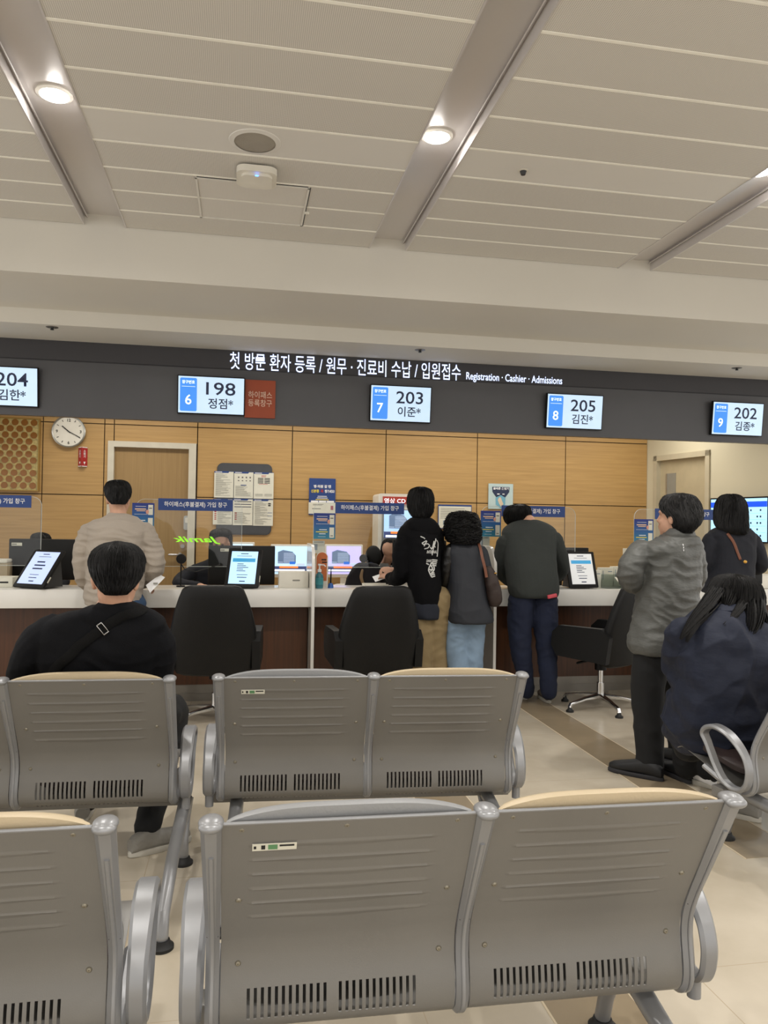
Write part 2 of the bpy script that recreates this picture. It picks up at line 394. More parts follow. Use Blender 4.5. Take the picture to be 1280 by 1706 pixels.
# ceiling fittings
t = thing('ceiling_speaker', 'round flush speaker grille in the plain ceiling panel', 'speaker', P(425, 236, Z=ZC))
MB().lathe((0, 0, 0), [(.001, -.004), (.10, -.004), (.102, 0), (.001, 0)], 40).build('grille', mat('speaker_mesh', '#a39c90', .7, bump=(400, .5)), t)
MB().lathe((0, 0, 0), [(.10, -.007), (.124, -.003), (.126, 0), (.10, 0)], 40).build('rim', M_band, t)
t = thing('wireless_access_point', 'white rounded wireless box hanging from the ceiling beside the speaker', 'wireless router', P(428, 283, Z=ZC) + Vector((0, .02, 0)))
MB().prism(rrect(-.105, -.105, .105, .105, .05), -.045, -.012, 'XY').build('body', M_whitep, t)
MB().prism(rrect(-.08, -.08, .08, .08, .035), -.058, -.044, 'XY').build('raised_cover', M_whitep, t)
MB().box((-.06, -.06, -.012), (.06, .06, 0)).build('mount', M_dark, t)
MB().box((-.008, -.085, -.060), (.008, -.078, -.057)).build('status_light', mat('blue_led', '#3f7dff', .5, emit=6), t)
t = thing('ceiling_sensor', 'small black round sensor in the plain ceiling panel', 'sensor', P(872, 285, Z=ZC))
MB().lathe((0, 0, 0), [(.001, -.02), (.012, -.02), (.016, -.006), (.018, 0), (.001, 0)], 20).build('sensor_head', M_dark, t)
MB().lathe((0, 0, 0), [(.018, -.002), (.028, -.001), (.028, 0), (.018, 0)], 20).build('sensor_ring', M_whitep, t)
t = thing('access_hatch', 'square framed access hatch in the ceiling under the wireless box', 'hatch', (0.036, 4.535, ZC))
s_ = MB(); 
for a, b in (((-.31, -.28), (.31, -.268)), ((-.31, .268), (.31, .28)), ((-.31, -.28), (-.298, .28)), ((.298, -.28), (.31, .28))): s_.box((a[0], a[1], -.006), (b[0], b[1], 0))
s_.build('hatch_frame', mat('white_trim_ring', '#e0ddd5', .4), t, smooth=False)
s_ = MB().box((-.296, -.266, -.002), (.296, -.03, 0)).box((-.296, -.018, -.002), (.296, .266, 0)); s_.build('hatch_panel', M_perf, t, smooth=False)
s_ = MB().box((-.3, -.29, -.0025), (.3, -.283, 0)).box((.311, -.28, -.0025), (.316, .28, 0)); s_.build('shadow_gap', M_dark, t, smooth=False)
MB().box((.306, .05, -.012), (.336, .07, 0), .003).build('latch', M_whitep, t)
for (px, py), lb in (((87, 545), 'small recessed sprinkler in the soffit above the screen reading 204'), ((700, 583), 'small recessed sprinkler in the soffit above the lit heading'), ((1228, 613), 'small recessed sprinkler in the soffit near the right end of the fascia')):
    t = thing('sprinkler', lb, 'sprinkler', P(px, py, Z=2.832), group='sprinklers in the soffit')
    MB().lathe((0, 0, 0), [(.02, -.003), (.042, -.002), (.044, 0), (.02, 0)], 24).build('escutcheon', M_skirt, t)
    MB().lathe((0, 0, 0), [(.001, -.022), (.014, -.02), (.008, -.01), (.012, 0), (.001, 0)], 16).build('sprinkler_head', M_dark, t)

# ================================================================ FASCIA SIGNS AND SCREENS
def pbox(xl, yt, xr, yb, Y):
    ym = (yt + yb) / 2; xm = (xl + xr) / 2
    return P(xl, ym, Y=Y).x, P(xm, yb, Y=Y).z, P(xr, ym, Y=Y).x, P(xm, yt, Y=Y).z     # x0 z0 x1 z1
def ptext(body, box, Y, m, parent, bold=0, name='lettering', **k):
    x0, z0, x1, z1 = pbox(*box, Y); px, py, pz = parent.location
    return text(body, name, m, parent, (x0+x1)/2 - px, Y - py, (z0+z1)/2 - pz, x1-x0, z1-z0, bold, **k)
M_lit = mat('lit_white_letters', '#c9d8ff', .5, emit=1.1)
t = thing('heading_sign', 'lit Korean heading over the desk naming registration and cashier windows', 'sign', (0, 6.495, 2.75))
ptext('첫 방문 환자 등록 / 원무 · 진료비 수납 / 입원접수', (383, 596.5, 768, 624.5), 6.495, M_lit, t, bold=.004)
ptext('Registration · Cashier · Admissions', (777, 624, 937, 640), 6.495, M_lit, t, bold=.010)
q = P(433.5, 598.5, Y=6.495); MB().box((q.x - .037, -.003, q.z - 2.75 - .017), (q.x + .037, -.001, q.z - 2.75 + .017)).build('stuck_letter_block', M_lit, t)

M_scr = mat('pale_blue_screen', '#bfd8ee', .3, emit=.5); M_scrb = mat('blue_screen_panel', '#3682de', .3, emit=.6); M_scrt = mat('screen_navy_text', '#10214a', .4)
M_scrw = mat('screen_white_text', '#eef6ff', .3, emit=.9)
def screen(x0, x1, num, name_, win, label):
    w = x1 - x0; h = .312; t = thing('display_screen', label, 'screen', ((x0 + x1) / 2, 6.452, 2.442)); t.rotation_euler = (math.radians(5.6), 0, 0)
    MB().box((-w/2, 0, -h/2), (w/2, .028, h/2), .004).build('bezel', M_black, t)
    MB().box((-w/2 + .009, -.0015, -h/2 + .009), (w/2 - .009, .001, h/2 - .009)).build('display', M_scr, t, smooth=False)
    MB().box((-.05, .028, -.08), (.05, .05, .1)).build('mount', M_dark, t)
    if True:
        MB().prism(rrect(-w/2 + .022, -h/2 + .022, -w/2 + .155, h/2 - .022, .012), -.0025, -.001).build('window_panel', M_scrb, t)
        text('창구번호', 'lettering', M_scrw, t, -w/2 + .088, -.003, h/2 - .055, .10, .028, .01)
        if win: text(win, 'lettering', M_scrw, t, -w/2 + .088, -.003, -.04, None, .08, .006)
        MB().box((-w/2 + .035, -.0035, h/2 - .092), (-w/2 + .142, -.0025, h/2 - .090)).build('rule_line', M_scrw, t)
    cx = .075
    text(num, 'lettering', M_scrt, t, cx, -.003, .055, .235, .104, .008)
    text(name_, 'lettering', M_scrt, t, cx, -.003, -.065, .2, .085, .012)
screen(-2.115, -1.578, '204', '김한*', None, 'wall display reading 204 cut off at the left edge of the fascia')
screen(-.521, .020, '198', '정점*', '6', 'wall display reading 198 beside the brick orange plate')
screen(1.063, 1.600, '203', '이준*', '7', 'wall display reading 203 over the white kiosk')
screen(2.648, 3.186, '205', '김진*', '8', 'wall display reading 205 over the man in the dark green sweater')
screen(4.269, 4.80, '202', '김종*', '9', 'wall display reading 202 at the right end of the fascia')
x0, z0, x1, z1 = pbox(408, 633, 459, 696, 6.47)
t = thing('orange_plate', 'brick orange plate with white Korean lettering beside the window 6 screen', 'sign', ((x0+x1)/2, 6.48, (z0+z1)/2))
MB().box((-(x1-x0)/2, 0, -(z1-z0)/2), ((x1-x0)/2, .02, (z1-z0)/2)).build('plate', mat('brick_orange', '#9c4320', .5), t, smooth=False)
text('하이패스', 'lettering', mat('pale_orange_text', '#e2c3ae', .6), t, 0, -.001, .034, .195, .058, .006); text('등록창구', 'lettering', mat('pale_orange_text', '#e2c3ae', .6), t, 0, -.001, -.034, .195, .058, .006)

# ================================================================ THINGS ON THE BACK WALL
q = P(115, 719, Y=8.37)
t = thing('wall_clock', 'round white wall clock with black hands on the oak wall', 'clock', (q.x, 8.36, q.z))
R90 = Matrix.Rotation(PI/2, 3, 'X')
MB().lathe((0, 0, 0), [(.001, -.02), (.15, -.02), (.15, .0), (.001, .0)], 48, R90).build('dial', M_whitep, t)
MB().lathe((0, 0, 0), [(.148, -.03), (.162, -.03), (.165, .012), (.158, .018), (.150, .012), (.150, 0)], 48, R90).build('rim', mat('satin_silver', '#b5b5b0', .3, .8), t)
s_ = MB()
for k in range(12):
    if k % 3: 
        a = k * PI / 6; s_.box((-.003, -.0022, .112), (.003, -.0005, .132), rot=Matrix.Rotation(a, 3, 'Y'), piv=(0, 0, 0))
s_.build('hour_marks', M_ink, t, smooth=False)
for k, n_ in ((0, '12'), (3, '3'), (6, '6'), (9, '9')):
    a = k * PI / 6; text(n_, 'numeral', M_ink, t, .115 * math.sin(a), -.0015, .115 * math.cos(a), None, .03, .02)
MB().box((-.005, -.006, -.02), (.005, -.004, .085), rot=Matrix.Rotation(math.radians(-50), 3, 'Y'), piv=(0, 0, 0)).build('hour_hand', M_ink, t)
MB().box((-.0035, -.009, -.02), (.0035, -.007, .125), rot=Matrix.Rotation(math.radians(118), 3, 'Y'), piv=(0, 0, 0)).build('minute_hand', M_ink, t)
q = P(137, 761, Y=8.36)
t = thing('extinguisher_sign', 'small red and white projecting arrow sign under the clock', 'sign', (q.x, 8.395, q.z))
for s in (-1, 1):
    MB().prism([(s*.045, 0), (s*.043, 0), (0, -.055), (s*.002, -.055)], -.1, .1, 'XY').build('sign_face', mat('sign_red', '#a11d1d', .5), t, smooth=False)
    a = math.atan2(.055, .045)
    fr = Matrix.Rotation(s * a, 3, 'Z') if s > 0 else Matrix.Rotation(-a, 3, 'Z')
    text('소\n화\n기', 'lettering', M_wht, t, s*.0225, -.031, .03, .028, .085, .01, rot=fr)
    text('▼', 'arrow', M_wht, t, s*.0225, -.031, -.065, .026, .03, .0, rot=fr)
    s__ = MB().box((-.032, -.002, -.1), (.032, 0, -.093)).box((-.032, -.002, .093), (.032, 0, .1))
    o = s__.build('white_edge', M_wht, t, smooth=False); o.location = (s*.0225, -.0285, 0); o.rotation_euler = (0, 0, s * a)
# decorative lattice panel
x0, z0, x1, z1 = -2.75, 1.70, -2.035, 2.42
t = thing('lattice_panel', 'gold panel with rows of round discs at the left end of the oak wall', 'panel', (0, 8.37, 0))
MB().box((x0, 0, z0), (x1, .03, z1)).build('glass_sheet', mat('gold_patterned_glass', '#b8a66c', .35, .3, var=(40, .35), bump=(60, .4)), t, smooth=False)
s_ = MB().box((x0, -.012, z0 - .012), (x1 + .012, .03, z0)).box((x0, -.012, z1), (x1 + .012, .03, z1 + .012)).box((x1, -.012, z0), (x1 + .012, .03, z1))
s_.build('frame', mat('gold_frame', '#9c7c3c', .4, .3), t, smooth=False)
s_ = MB(); r_ = 0; z = z0 + .045
while z < z1 - .02:
    x = x1 - .045 - (.045 if r_ % 2 else 0)
    while x > x0: s_.lathe((x, -.004, z), [(.001, -.004), (.03, -.003), (.033, .002), (.001, .003)], 16, R90); x -= .09
    z += .064; r_ += 1
s_.build('disc_pattern', mat('amber_glass_disc', '#8a5a26', .25, .2), t)

def bars(parent, rows, m, y=-.0015, name='printed_lines'):
    s_ = MB()
    for (x0, x1, z, h) in rows: s_.box((x0, y, z - h/2), (x1, y + .0012, z + h/2))
    return s_.build(name, m, parent, smooth=False)
# notice board with six sheets
x0, z0, x1, z1 = pbox(361, 772, 453, 891, 8.37)
t = thing('notice_board', 'dark rounded notice board on the oak wall behind six white sheets', 'notice board', ((x0+x1)/2, 8.385, (z0+z1)/2))
MB().prism(rrect(-(x1-x0)/2, -(z1-z0)/2, (x1-x0)/2, (z1-z0)/2, .06), 0, .014).build('board', mat('slate_board', '#3f4145', .6), t)
MB().prism(rrect(-(x1-x0)/2 + .01, -(z1-z0)/2 + .01, (x1-x0)/2 - .01, (z1-z0)/2 - .01, .05), -.002, 0).build('board_face', mat('slate_board_face', '#46484c', .7), t)
sheets = [(357, 785, 389, 829), (390, 786, 422, 830), (423, 787, 456, 831), (355, 831, 387, 874), (388, 831, 421, 875), (422, 832, 455, 876)]
slb = ['top left notice sheet filled with lines of small text', 'top middle notice sheet with small icons and a boxed chart', 'top right notice sheet with black and red flow boxes', 'bottom left notice sheet half hidden by the blue sign', 'bottom middle notice sheet with navy bars and small icons', 'bottom right notice sheet with short paragraphs and a blue stamp box']
rr = random.Random(3)
for k, bx in enumerate(sheets):
    x0, z0, x1, z1 = pbox(*bx, 8.375); w_, h_ = (x1 - x0)/2, (z1 - z0)/2
    t = thing('notice_sheet', slb[k] + ' on the notice board', 'notice', ((x0+x1)/2, 8.379, (z0+z1)/2), group='sheets on the notice board')
    MB().box((-w_, 0, -h_), (w_, .004, h_)).build('sheet', M_paper, t, smooth=False)
    MB().prism([(-w_, h_), (-w_, h_ - .018), (w_*.45, h_ - .018), (w_*.55, h_ - .004), (w_, h_ - .004), (w_, h_)], -.001, 0).build('header_strip', M_blue, t, smooth=False)
    bars(t, [(-w_*.9, -w_*.2, h_ - .009, .006)], M_wht, -.0025, 'header_text')
    rows = []; z = h_ - .03
    if k in (0, 3, 5, 1, 4):
        while z > -h_ + .015:
            ln = rr.uniform(.5, 1.7) * w_; a = -w_*.85 + (w_*.3 if k == 3 else 0)
            if not (k == 4 and z > 0) and not (k == 1 and z > -.01): rows.append((a, min(a + ln, w_*.88), z, .0028))
            z -= .0088
        bars(t, rows, M_inkg)
    if k == 1: bars(t, [(-w_*.6 + i*w_*.4, -w_*.45 + i*w_*.4, h_ - .06 - j*.035, .016 - j*.006) for i in range(4) for j in range(2)], mat('icon_grey', '#6e6a68', .8), name='icons'); bars(t, [(-w_*.3, w_*.3, -.002, .008)], M_blue, name='chart_bar')
    if k == 2:
        bars(t, [(-w_*.6 + i*w_*.66, -w_*.04 + i*w_*.66, h_ - .065 - j*.016, .008) for i in range(2) for j in range(4)], M_ink, name='flow_boxes')
        bars(t, [(-w_*.25, w_*.25, h_ - .035, .004), (-w_*.25, w_*.2, h_ - .047, .005), (-w_*.5, w_*.4, h_ - .126, .004)], M_red, name='red_lines'); bars(t, [(-w_*.85, -w_*.1, -h_ + .05 - i*.01, .003) for i in range(3)] + [(w_*.1, w_*.85, -h_ + .05 - i*.01, .003) for i in range(3)], M_inkg)
    if k == 4: bars(t, [(-w_*.85, w_*.85, h_ - .03 - j*.028, .007) for j in range(3)], mat('navy_ink', '#28324f', .7), name='navy_bars'); bars(t, [(-w_*.8, -w_*.6, -.012 - j*.022, .010) for j in range(4)], M_red, name='icons')
    if k == 3: bars(t, [(-w_*.85, -w_*.65, .0 - j*.02, .010) for j in range(5)], M_red, name='icons')
    if k == 5: bars(t, [(w_*.5, w_*.75, h_ - .045, .012), (w_*.5, w_*.75, h_ - .065, .014)], M_ink, name='icons'); bars(t, [(w_*.45, w_*.9, -.002, .004), (w_*.45, w_*.9, -.035, .004)], M_blue, name='stamp_box')

def poster(name, label, box, Y, m, t_=.004, cat='poster', group=None):
    x0, z0, x1, z1 = pbox(*box, Y); w_, h_ = (x1 - x0)/2, (z1 - z0)/2
    t = thing(name, label, cat, ((x0+x1)/2, Y, (z0+z1)/2), group=group)
    MB().box((-w_, 0, -h_), (w_, t_, h_)).build('sheet', m, t, smooth=False); return t, w_, h_
t, w_, h_ = poster('id_card_poster', 'navy and white poster with bold yellow lettering on the oak wall', (515, 797, 559, 858), 8.385, M_blue)
MB().box((-w_ - .003, -.002, -h_ + .012), (w_ + .003, 0, -h_*.32)).build('white_panel', M_paper, t, smooth=False)
text('병·의원 갈 땐', 'lettering', M_wht, t, 0, -.002, h_*.56, w_*1.3, h_*.17, .03)
text('신분증', 'lettering', mat('yellow_ink', '#e8d24a', .7), t, -w_*.55, -.002, h_*.3, w_*.6, h_*.18, .03)
text('꼭', 'lettering', M_red, t, -w_*.03, -.002, h_*.3, w_*.22, h_*.18, .03)
text('챙기세요!', 'lettering', M_wht, t, w_*.55, -.002, h_*.3, w_*.75, h_*.18, .03)
bars(t, [(-w_*.35, w_*.35, h_*.02, .007), (-w_*.4, w_*.4, -h_*.07, .007)], M_wht); bars(t, [(-w_*.5, w_*.5, -h_*.16, .008)], mat('yellow_ink', '#e8d24a', .7))
bars(t, [(-w_*.85, -w_*.3, -h_*.27, .02), (-w_*.25, w_*.3, -h_*.27, .02), (w_*.35, w_*.9, -h_*.27, .02)], M_wht, name='white_boxes')
bars(t, [(-w_*.7, w_*.1, -h_*.42, .006), (-w_*.7, w_*.0, -h_*.47, .004), (-w_*.75, -w_*.1, -h_*.66, .009)], M_inkg, -.0035); bars(t, [(w_*.65, w_*.85, -h_*.6, .045)], mat('muted_pink', '#a35560', .7), -.0035, 'phone_picture')
t, w_, h_ = poster('hand_washing_poster', 'pale blue square poster with a hand inside a shield on the oak wall', (814, 806, 855, 848), 8.385, mat('pale_blue_paper', '#b9cccb', .7))
text('올바른 손씻기', 'lettering', M_wht, t, 0, -.004, h_*.62, w_*1.25, h_*.2, .03)
MB().prism([(-w_*.7, h_*.75), (w_*.7, h_*.75), (w_*.68, h_*.35), (w_*.35, -h_*.1), (-w_*.35, -h_*.1), (-w_*.68, h_*.35)], -.002, 0).build('banner', mat('navy_ink', '#28324f', .7), t, smooth=False)
MB().prism([(-w_*.42, -h_*.1), (-w_*.4, -h_*.65), (0, -h_*.95), (w_*.36, -h_*.65), (w_*.38, -h_*.1), (0, h_*.1)], -.003, -.001).build('shield', mat('shield_blue', '#6ea7bd', .6), t, smooth=False)
s_ = MB().prism([(-w_*.15, -h_*.1), (-w_*.02, -h_*.05), (w_*.12, -h_*.4), (w_*.22, -h_*.6), (w_*.05, -h_*.85), (-w_*.12, -h_*.6), (-w_*.25, -h_*.3)], -.0045, -.003); s_.build('hand_picture', mat('paper_skin', '#d8c3a8', .7), t, smooth=False)
bars(t, [(-w_*.3, -w_*.1, h_*.18, .012), (w_*.12, w_*.3, h_*.18, .01)], M_wht, -.0045, 'splashes')
t, w_, h_ = poster('framed_notice', 'white landscape notice with a dark blue border on the oak wall', (730, 841, 786, 881), 8.38, M_blue)
MB().box((-w_ + .008, -.002, -h_ + .008), (w_ - .008, 0, h_ - .018)).build('paper', M_paper, t, smooth=False)
bars(t, [(-w_*.85, w_*rr.uniform(.4, .85), h_*.68 - i*.018, .005) for i in range(7)], M_inkg, -.0035)
bars(t, [(-w_*.7, -w_*.2, -h_*.5, .05)], mat('muted_blue_block', '#8f9ba5', .8), -.0035, 'picture_block')

# kiosk behind the desk
q0 = P(631, 822, Y=7.9); q1 = P(706, 822, Y=7.9)
t = thing('cd_kiosk', 'tall white self service kiosk with a red heading behind the desk', 'kiosk', ((q0.x+q1.x)/2, 7.9, 0))
kw = (q1.x - q0.x)/2; kz = q0.z
MB().prism(rrect(-kw, 0, kw, kz, .03), 0, .35).build('housing', M_whitep, t)
MB().box((-kw + .04, -.006, .95), (kw - .04, .01, kz - .16), .004).build('grey_surround', mat('kiosk_grey', '#8a8a88', .5), t)
MB().box((-kw + .045, -.008, kz - .115), (kw - .045, .0, kz - .03)).build('red_header', mat('kiosk_red', '#a3382c', .5, emit=.12), t, smooth=False)
text('영상 CD 등록', 'lettering', M_scrw, t, 0, -.010, kz - .073, kw*1.5, .052, .002)
zs = P(660, 855, Y=7.9).z; zb = P(660, 895, Y=7.9).z
MB().box((-kw + .06, -.012, zb), (kw - .06, 0, zs + .03)).build('display', mat('kiosk_sky', '#a9cdf2', .3, emit=.6), t, smooth=False)
def building(parent, x0, z0, w, h, y, tint='#6f86a8'):
    m = mat('building_picture_' + tint, tint, .3, emit=.3); m2 = mat('building_light_' + tint, '#c3d3ea', .3, emit=.5)
    s_ = MB().prism([(x0 + .15*w, z0 + .25*h), (x0 + .15*w, z0 + .78*h), (x0 + .3*w, z0 + .88*h), (x0 + .58*w, z0 + .8*h), (x0 + .68*w, z0 + .62*h), (x0 + .68*w, z0 + .25*h)], y - .001, y); s_.build('building_picture', m, parent, smooth=False)
    rows = [(x0 + .32*w, x0 + .64*w, z0 + (.3 + .06*i)*h, .018*h) for i in range(8)] + [(x0 + .02*w, x0 + .3*w, z0 + (.12 + .06*i)*h, .02*h) for i in range(4)] + [(x0 + .7*w, x0 + .95*w, z0 + .2*h, .12*h)]
    bars(parent, rows, m2, y - .003, 'window_rows')
    bars(parent, [(x0 + .5*w, x0 + .66*w, z0 + .27*h, .12*h)], mat('screen_blue_patch', '#2b6fd8', .3, emit=.5), y - .0045, 'blue_patch')
    bars(parent, [(x0, x0 + w, z0 - .02*h, .27*h)], mat('screen_slate_band', '#46507c', .3, emit=.35), y - .002, 'caption_band')
    bars(parent, [(x0 + .2*w, x0 + .75*w, z0 + .07*h, .09*h)], mat('screen_orange_bar', '#ef7f3a', .3, emit=.7), y - .006, 'orange_bar')
    bars(parent, [(x0 + .05*w, x0 + .95*w, z0 - .08*h, .09*h)], M_scrw, y - .004, 'caption_line')
building(t, -kw + .06, zb + .03, 2*kw - .12, zs - zb, -.013)
MB().box((-kw + .08, -.03, .85), (kw - .08, .0, .95), .01).build('keypad_shelf', M_dark, t)
# ================================================================ COUNTER
t = thing('service_counter', 'long white topped service counter with a dark walnut front', 'counter', (0, 0, 0))
MB().box((-5, 6.05, .755), (5.0, 6.47, .893), .006).build('worktop', M_white, t)
s_ = MB()
for a, b in ((-5, -.91), (-.89, .55), (.57, 2.01), (2.03, 3.47), (3.49, 5.0)): s_.box((a + .004, 6.25, .13), (b - .004, 6.3, .755))
s_.build('front_panel', M_base, t, smooth=False)
MB().box((-5, 6.255, 0), (5.0, 6.3, .13)).box((-5, 6.25, .062), (5.0, 6.256, .066)).build('kick_plate', M_skirt, t, smooth=False)
t = thing('staff_desk', 'brown staff desk top behind the white counter', 'desk', (0, 0, 0))
MB().box((-5, 6.48, .70), (4.7, 6.86, .725)).build('desk_top', wood('mid_brown_desk', '#8a643c', '#9a7347'), t, smooth=False)
MB().box((-5, 6.49, 0), (4.7, 6.51, .70)).build('modesty_panel', M_base, t, smooth=False)
t = thing('back_desk', 'brown desk along the oak wall carrying the white monitors', 'desk', (0, 0, 0))
MB().box((-.3, 7.50, .70), (1.3, 8.2, .73)).build('desk_top', wood('mid_brown_desk', '#8a643c', '#9a7347'), t, smooth=False)
s_ = MB()
for x in (-.25, .5, 1.24): s_.box((x, 7.55, 0), (x + .04, 8.15, .70))
s_.build('side_panel', M_base, t, smooth=False)
M_divider = mat('divider_white', '#dedbd2', .2, coat=.4)
for x, lb in ((-.90, 'white curved partition behind the man in the beige jacket'), (.56, 'white curved partition between the first two black chairs'), (2.02, 'white curved partition between the curly haired woman and the man in green'), (3.48, 'white curved partition behind the man in the grey jacket')):
    t = thing('counter_divider', lb, 'partition', (x, 5.93, 0), group='counter partitions')
    pr = [(0, 0), (.31, 0), (.31, .75), (.1195, .75)]
    prof = [(0, 0), (0, 1.06)] + [(.14 - .14*math.cos(math.radians(a)), 1.06 + .18*math.sin(math.radians(a))) for a in range(15, 91, 15)] + [(.50, 1.24), (.50, .894), (.119, .894), (.119, .754), (.31, .754), (.31, 0)]
    MB().prism(prof, -.008, .008, 'YZ').build('panel', M_divider, t, smooth=False)
    MB().ribbon([(0, -.001, z) for z in (0, .5, 1.06)] + [(0, .14 - .142*math.cos(math.radians(a)), 1.06 + .182*math.sin(math.radians(a))) for a in range(15, 91, 15)] + [(0, .50, 1.242)], .024, .008).build('edge_trim', M_white, t)

# acrylic screens with signs and phone posters
M_post1 = None
def phone_poster(box, label, Y=6.355):
    x0, z0, x1, z1 = pbox(*box, Y); w_, h_ = (x1-x0)/2, (z1-z0)/2
    t = thing('phone_poster', label, 'poster', ((x0+x1)/2, Y, (z0+z1)/2), group='phone posters on the screens')
    m = D.materials.get('navy_to_teal_print')
    if not m:
        m = mat('navy_to_teal_print', '#1d3f8a', .5); n = m.node_tree.nodes; L = m.node_tree.links
        tc = n.new('ShaderNodeTexCoord'); sp = n.new('ShaderNodeSeparateXYZ'); L.new(tc.outputs['Object'], sp.inputs[0])
        mr = n.new('ShaderNodeMapRange'); mr.inputs[1].default_value = -.10; mr.inputs[2].default_value = .10; L.new(sp.outputs[2], mr.inputs[0])
        r = n.new('ShaderNodeValToRGB'); r.color_ramp.elements[0].color = lin('#2e7f98'); r.color_ramp.elements[1].color = lin('#1c2f80'); e = r.color_ramp.elements.new(.5); e.color = lin('#235a94')
        L.new(mr.outputs[0], r.inputs[0]); L.new(r.outputs[0], n['Principled BSDF'].inputs['Base Color'])
    MB().box((-w_, 0, -h_), (w_, .002, h_)).build('sheet', m, t, smooth=False)
    bars(t, [(-w_*.75, w_*.25, h_*.55, .009), (-w_*.6, w_*.2, h_*.42, .006)], mat('peach_print', '#e7c2a0', .7), name='lettering_lines')
    bars(t, [(-w_*.7, w_*.25, h_*.75, .003), (-w_*.8, w_*.4, h_*.17, .002), (-w_*.5, w_*.2, -h_*.28, .006), (-w_*.5, w_*.1, -h_*.6, .005), (-w_*.6, w_*.1, -h_*.82, .002)], M_wht)
    bars(t, [(-w_*.8, w_*.3, -h_*.45, .007)], mat('yellow_ink', '#e8d24a', .7), name='yellow_line')
    bars(t, [(w_*.45, w_*.88, h_*.5, h_*.75), (w_*.45, w_*.88, -h_*.5, h_*.8)], M_paper, -.0025, 'phone_pictures')
    bars(t, [(w_*.52, w_*.80, h_*.62, .006), (w_*.55, w_*.78, -h_*.75, .005)], M_ink, -.0035, 'phone_lines')
    MB().ell((w_*.38, -.002, h_*.35), (.012, .0015, .017)).build('hand_picture', mat('paper_skin2', '#d59a86', .7), t)
YA = 6.37; KA = YA/6.2; SIGN = (.567*KA, .092*KA)
def acrylic(x0, x1, sx, label, slabel):
    k = YA / 6.2; x0, x1, sx = x0*k + .03, x1*k, sx*k
    t = thing('acrylic_screen', label, 'sneeze guard', ((x0+x1)/2, YA, .893), group='acrylic screens along the counter')
    w_ = (x1 - x0)/2; za, zb = .157, EYE + (1.578 - EYE)*KA - .893
    MB().prism(rrect(-w_, za, w_, zb, .07), -.003, .003).build('sheet', M_clear, t, smooth=False)
    p = rrect(-w_, za, w_, zb, .07)
    MB().ribbon([(a, 0, b) for a, b in p], .0065, .003, closed=True, wdir=(0, 1, 0)).build('edge', M_edge, t)
    for s in (-1, 1): MB().box((s*(w_-.1) - .012, -.008, 0), (s*(w_-.1) + .012, .012, za + .03), .003).build('bracket', M_clear, t)
    if sx is not None:
        u = thing('window_sign', slabel, 'sign', (sx, YA - .008, EYE + (1.5405 - EYE)*KA), group='blue signs on the acrylic screens')
        MB().box((-SIGN[0]/2, 0, -SIGN[1]/2), (SIGN[0]/2, .004, SIGN[1]/2)).build('sign_plate', M_blue, u, smooth=False)
        text('하이패스(후불결제) 가입 창구', 'lettering', M_wht, u, 0, -.001, 0, .49, .048, .012)
acrylic(-2.31, -1.474, -1.83, 'clear acrylic screen cut off at the left edge', 'blue sign with white Korean lettering cut off at the left edge')
acrylic(-.822, .014, -.3425, 'clear acrylic screen above the first black office chair', 'blue sign with white Korean lettering in front of the tan door')
acrylic(.549, 1.43, 1.036, 'clear acrylic screen in front of the white kiosk', 'blue sign with white Korean lettering in front of the white kiosk')
acrylic(1.953, 2.82, 2.4385, 'clear acrylic screen in front of the man in dark green', 'blue sign with white Korean lettering behind the head of the man in dark green')
acrylic(3.336, 4.25, 3.8415, 'clear acrylic screen beyond the man in the grey jacket', 'blue sign with white Korean lettering behind the head of the man in the grey jacket')
phone_poster((220, 838, 257, 883), 'blue phone poster beside the shoulder of the man in beige')
phone_poster((523, 855, 559, 898), 'blue phone poster below the navy and white poster')
phone_poster((801, 851, 835, 894), 'blue phone poster left of the man in dark green')
phone_poster((1057, 865, 1089, 907), 'blue phone poster left of the man in the grey jacket')
for bx, lb in (((521, 901, 541, 922), 'small white card under the phone poster beside the white partition'), ((797, 894, 816, 914), 'small white card behind the shoulder of the curly haired woman')):
    x0, z0, x1, z1 = pbox(*bx, 6.44); w_, h_ = (x1-x0)/2, (z1-z0)/2
    t = thing('info_card', lb, 'card', ((x0+x1)/2, 6.44, .893))
    zc = (z0+z1)/2 - .893
    MB().box((-w_, 0, zc - h_), (w_, .002, zc + h_)).build('card', M_paper, t, smooth=False)
    MB().box((-w_ - .002, .002, 0), (w_ + .002, .006, zc + h_)).box((-w_, -.02, 0), (w_, .025, .004)).build('holder', M_clear, t, smooth=False)
    bars(t, [(-w_*.8, w_*.8, zc + h_*.8, .006)], M_inkg); bars(t, [(-w_*.8, -w_*.2, zc, .05)], mat('muted_blue_block', '#8f9ba5', .8), name='picture_block')
# mirrored green scribble on the first screen, brightened by a glow in its material
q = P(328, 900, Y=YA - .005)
t = thing('green_scribble', 'bright green mirrored glowing writing on the acrylic screen over the first black chair', 'writing', (q.x, YA - .005, q.z))
text('Jamik', 'lettering', mat('green_glow_writing', '#86d62c', .5, emit=.6), t, 0, 0, 0, .37, .06, .018, mirror=True, shear=.35)

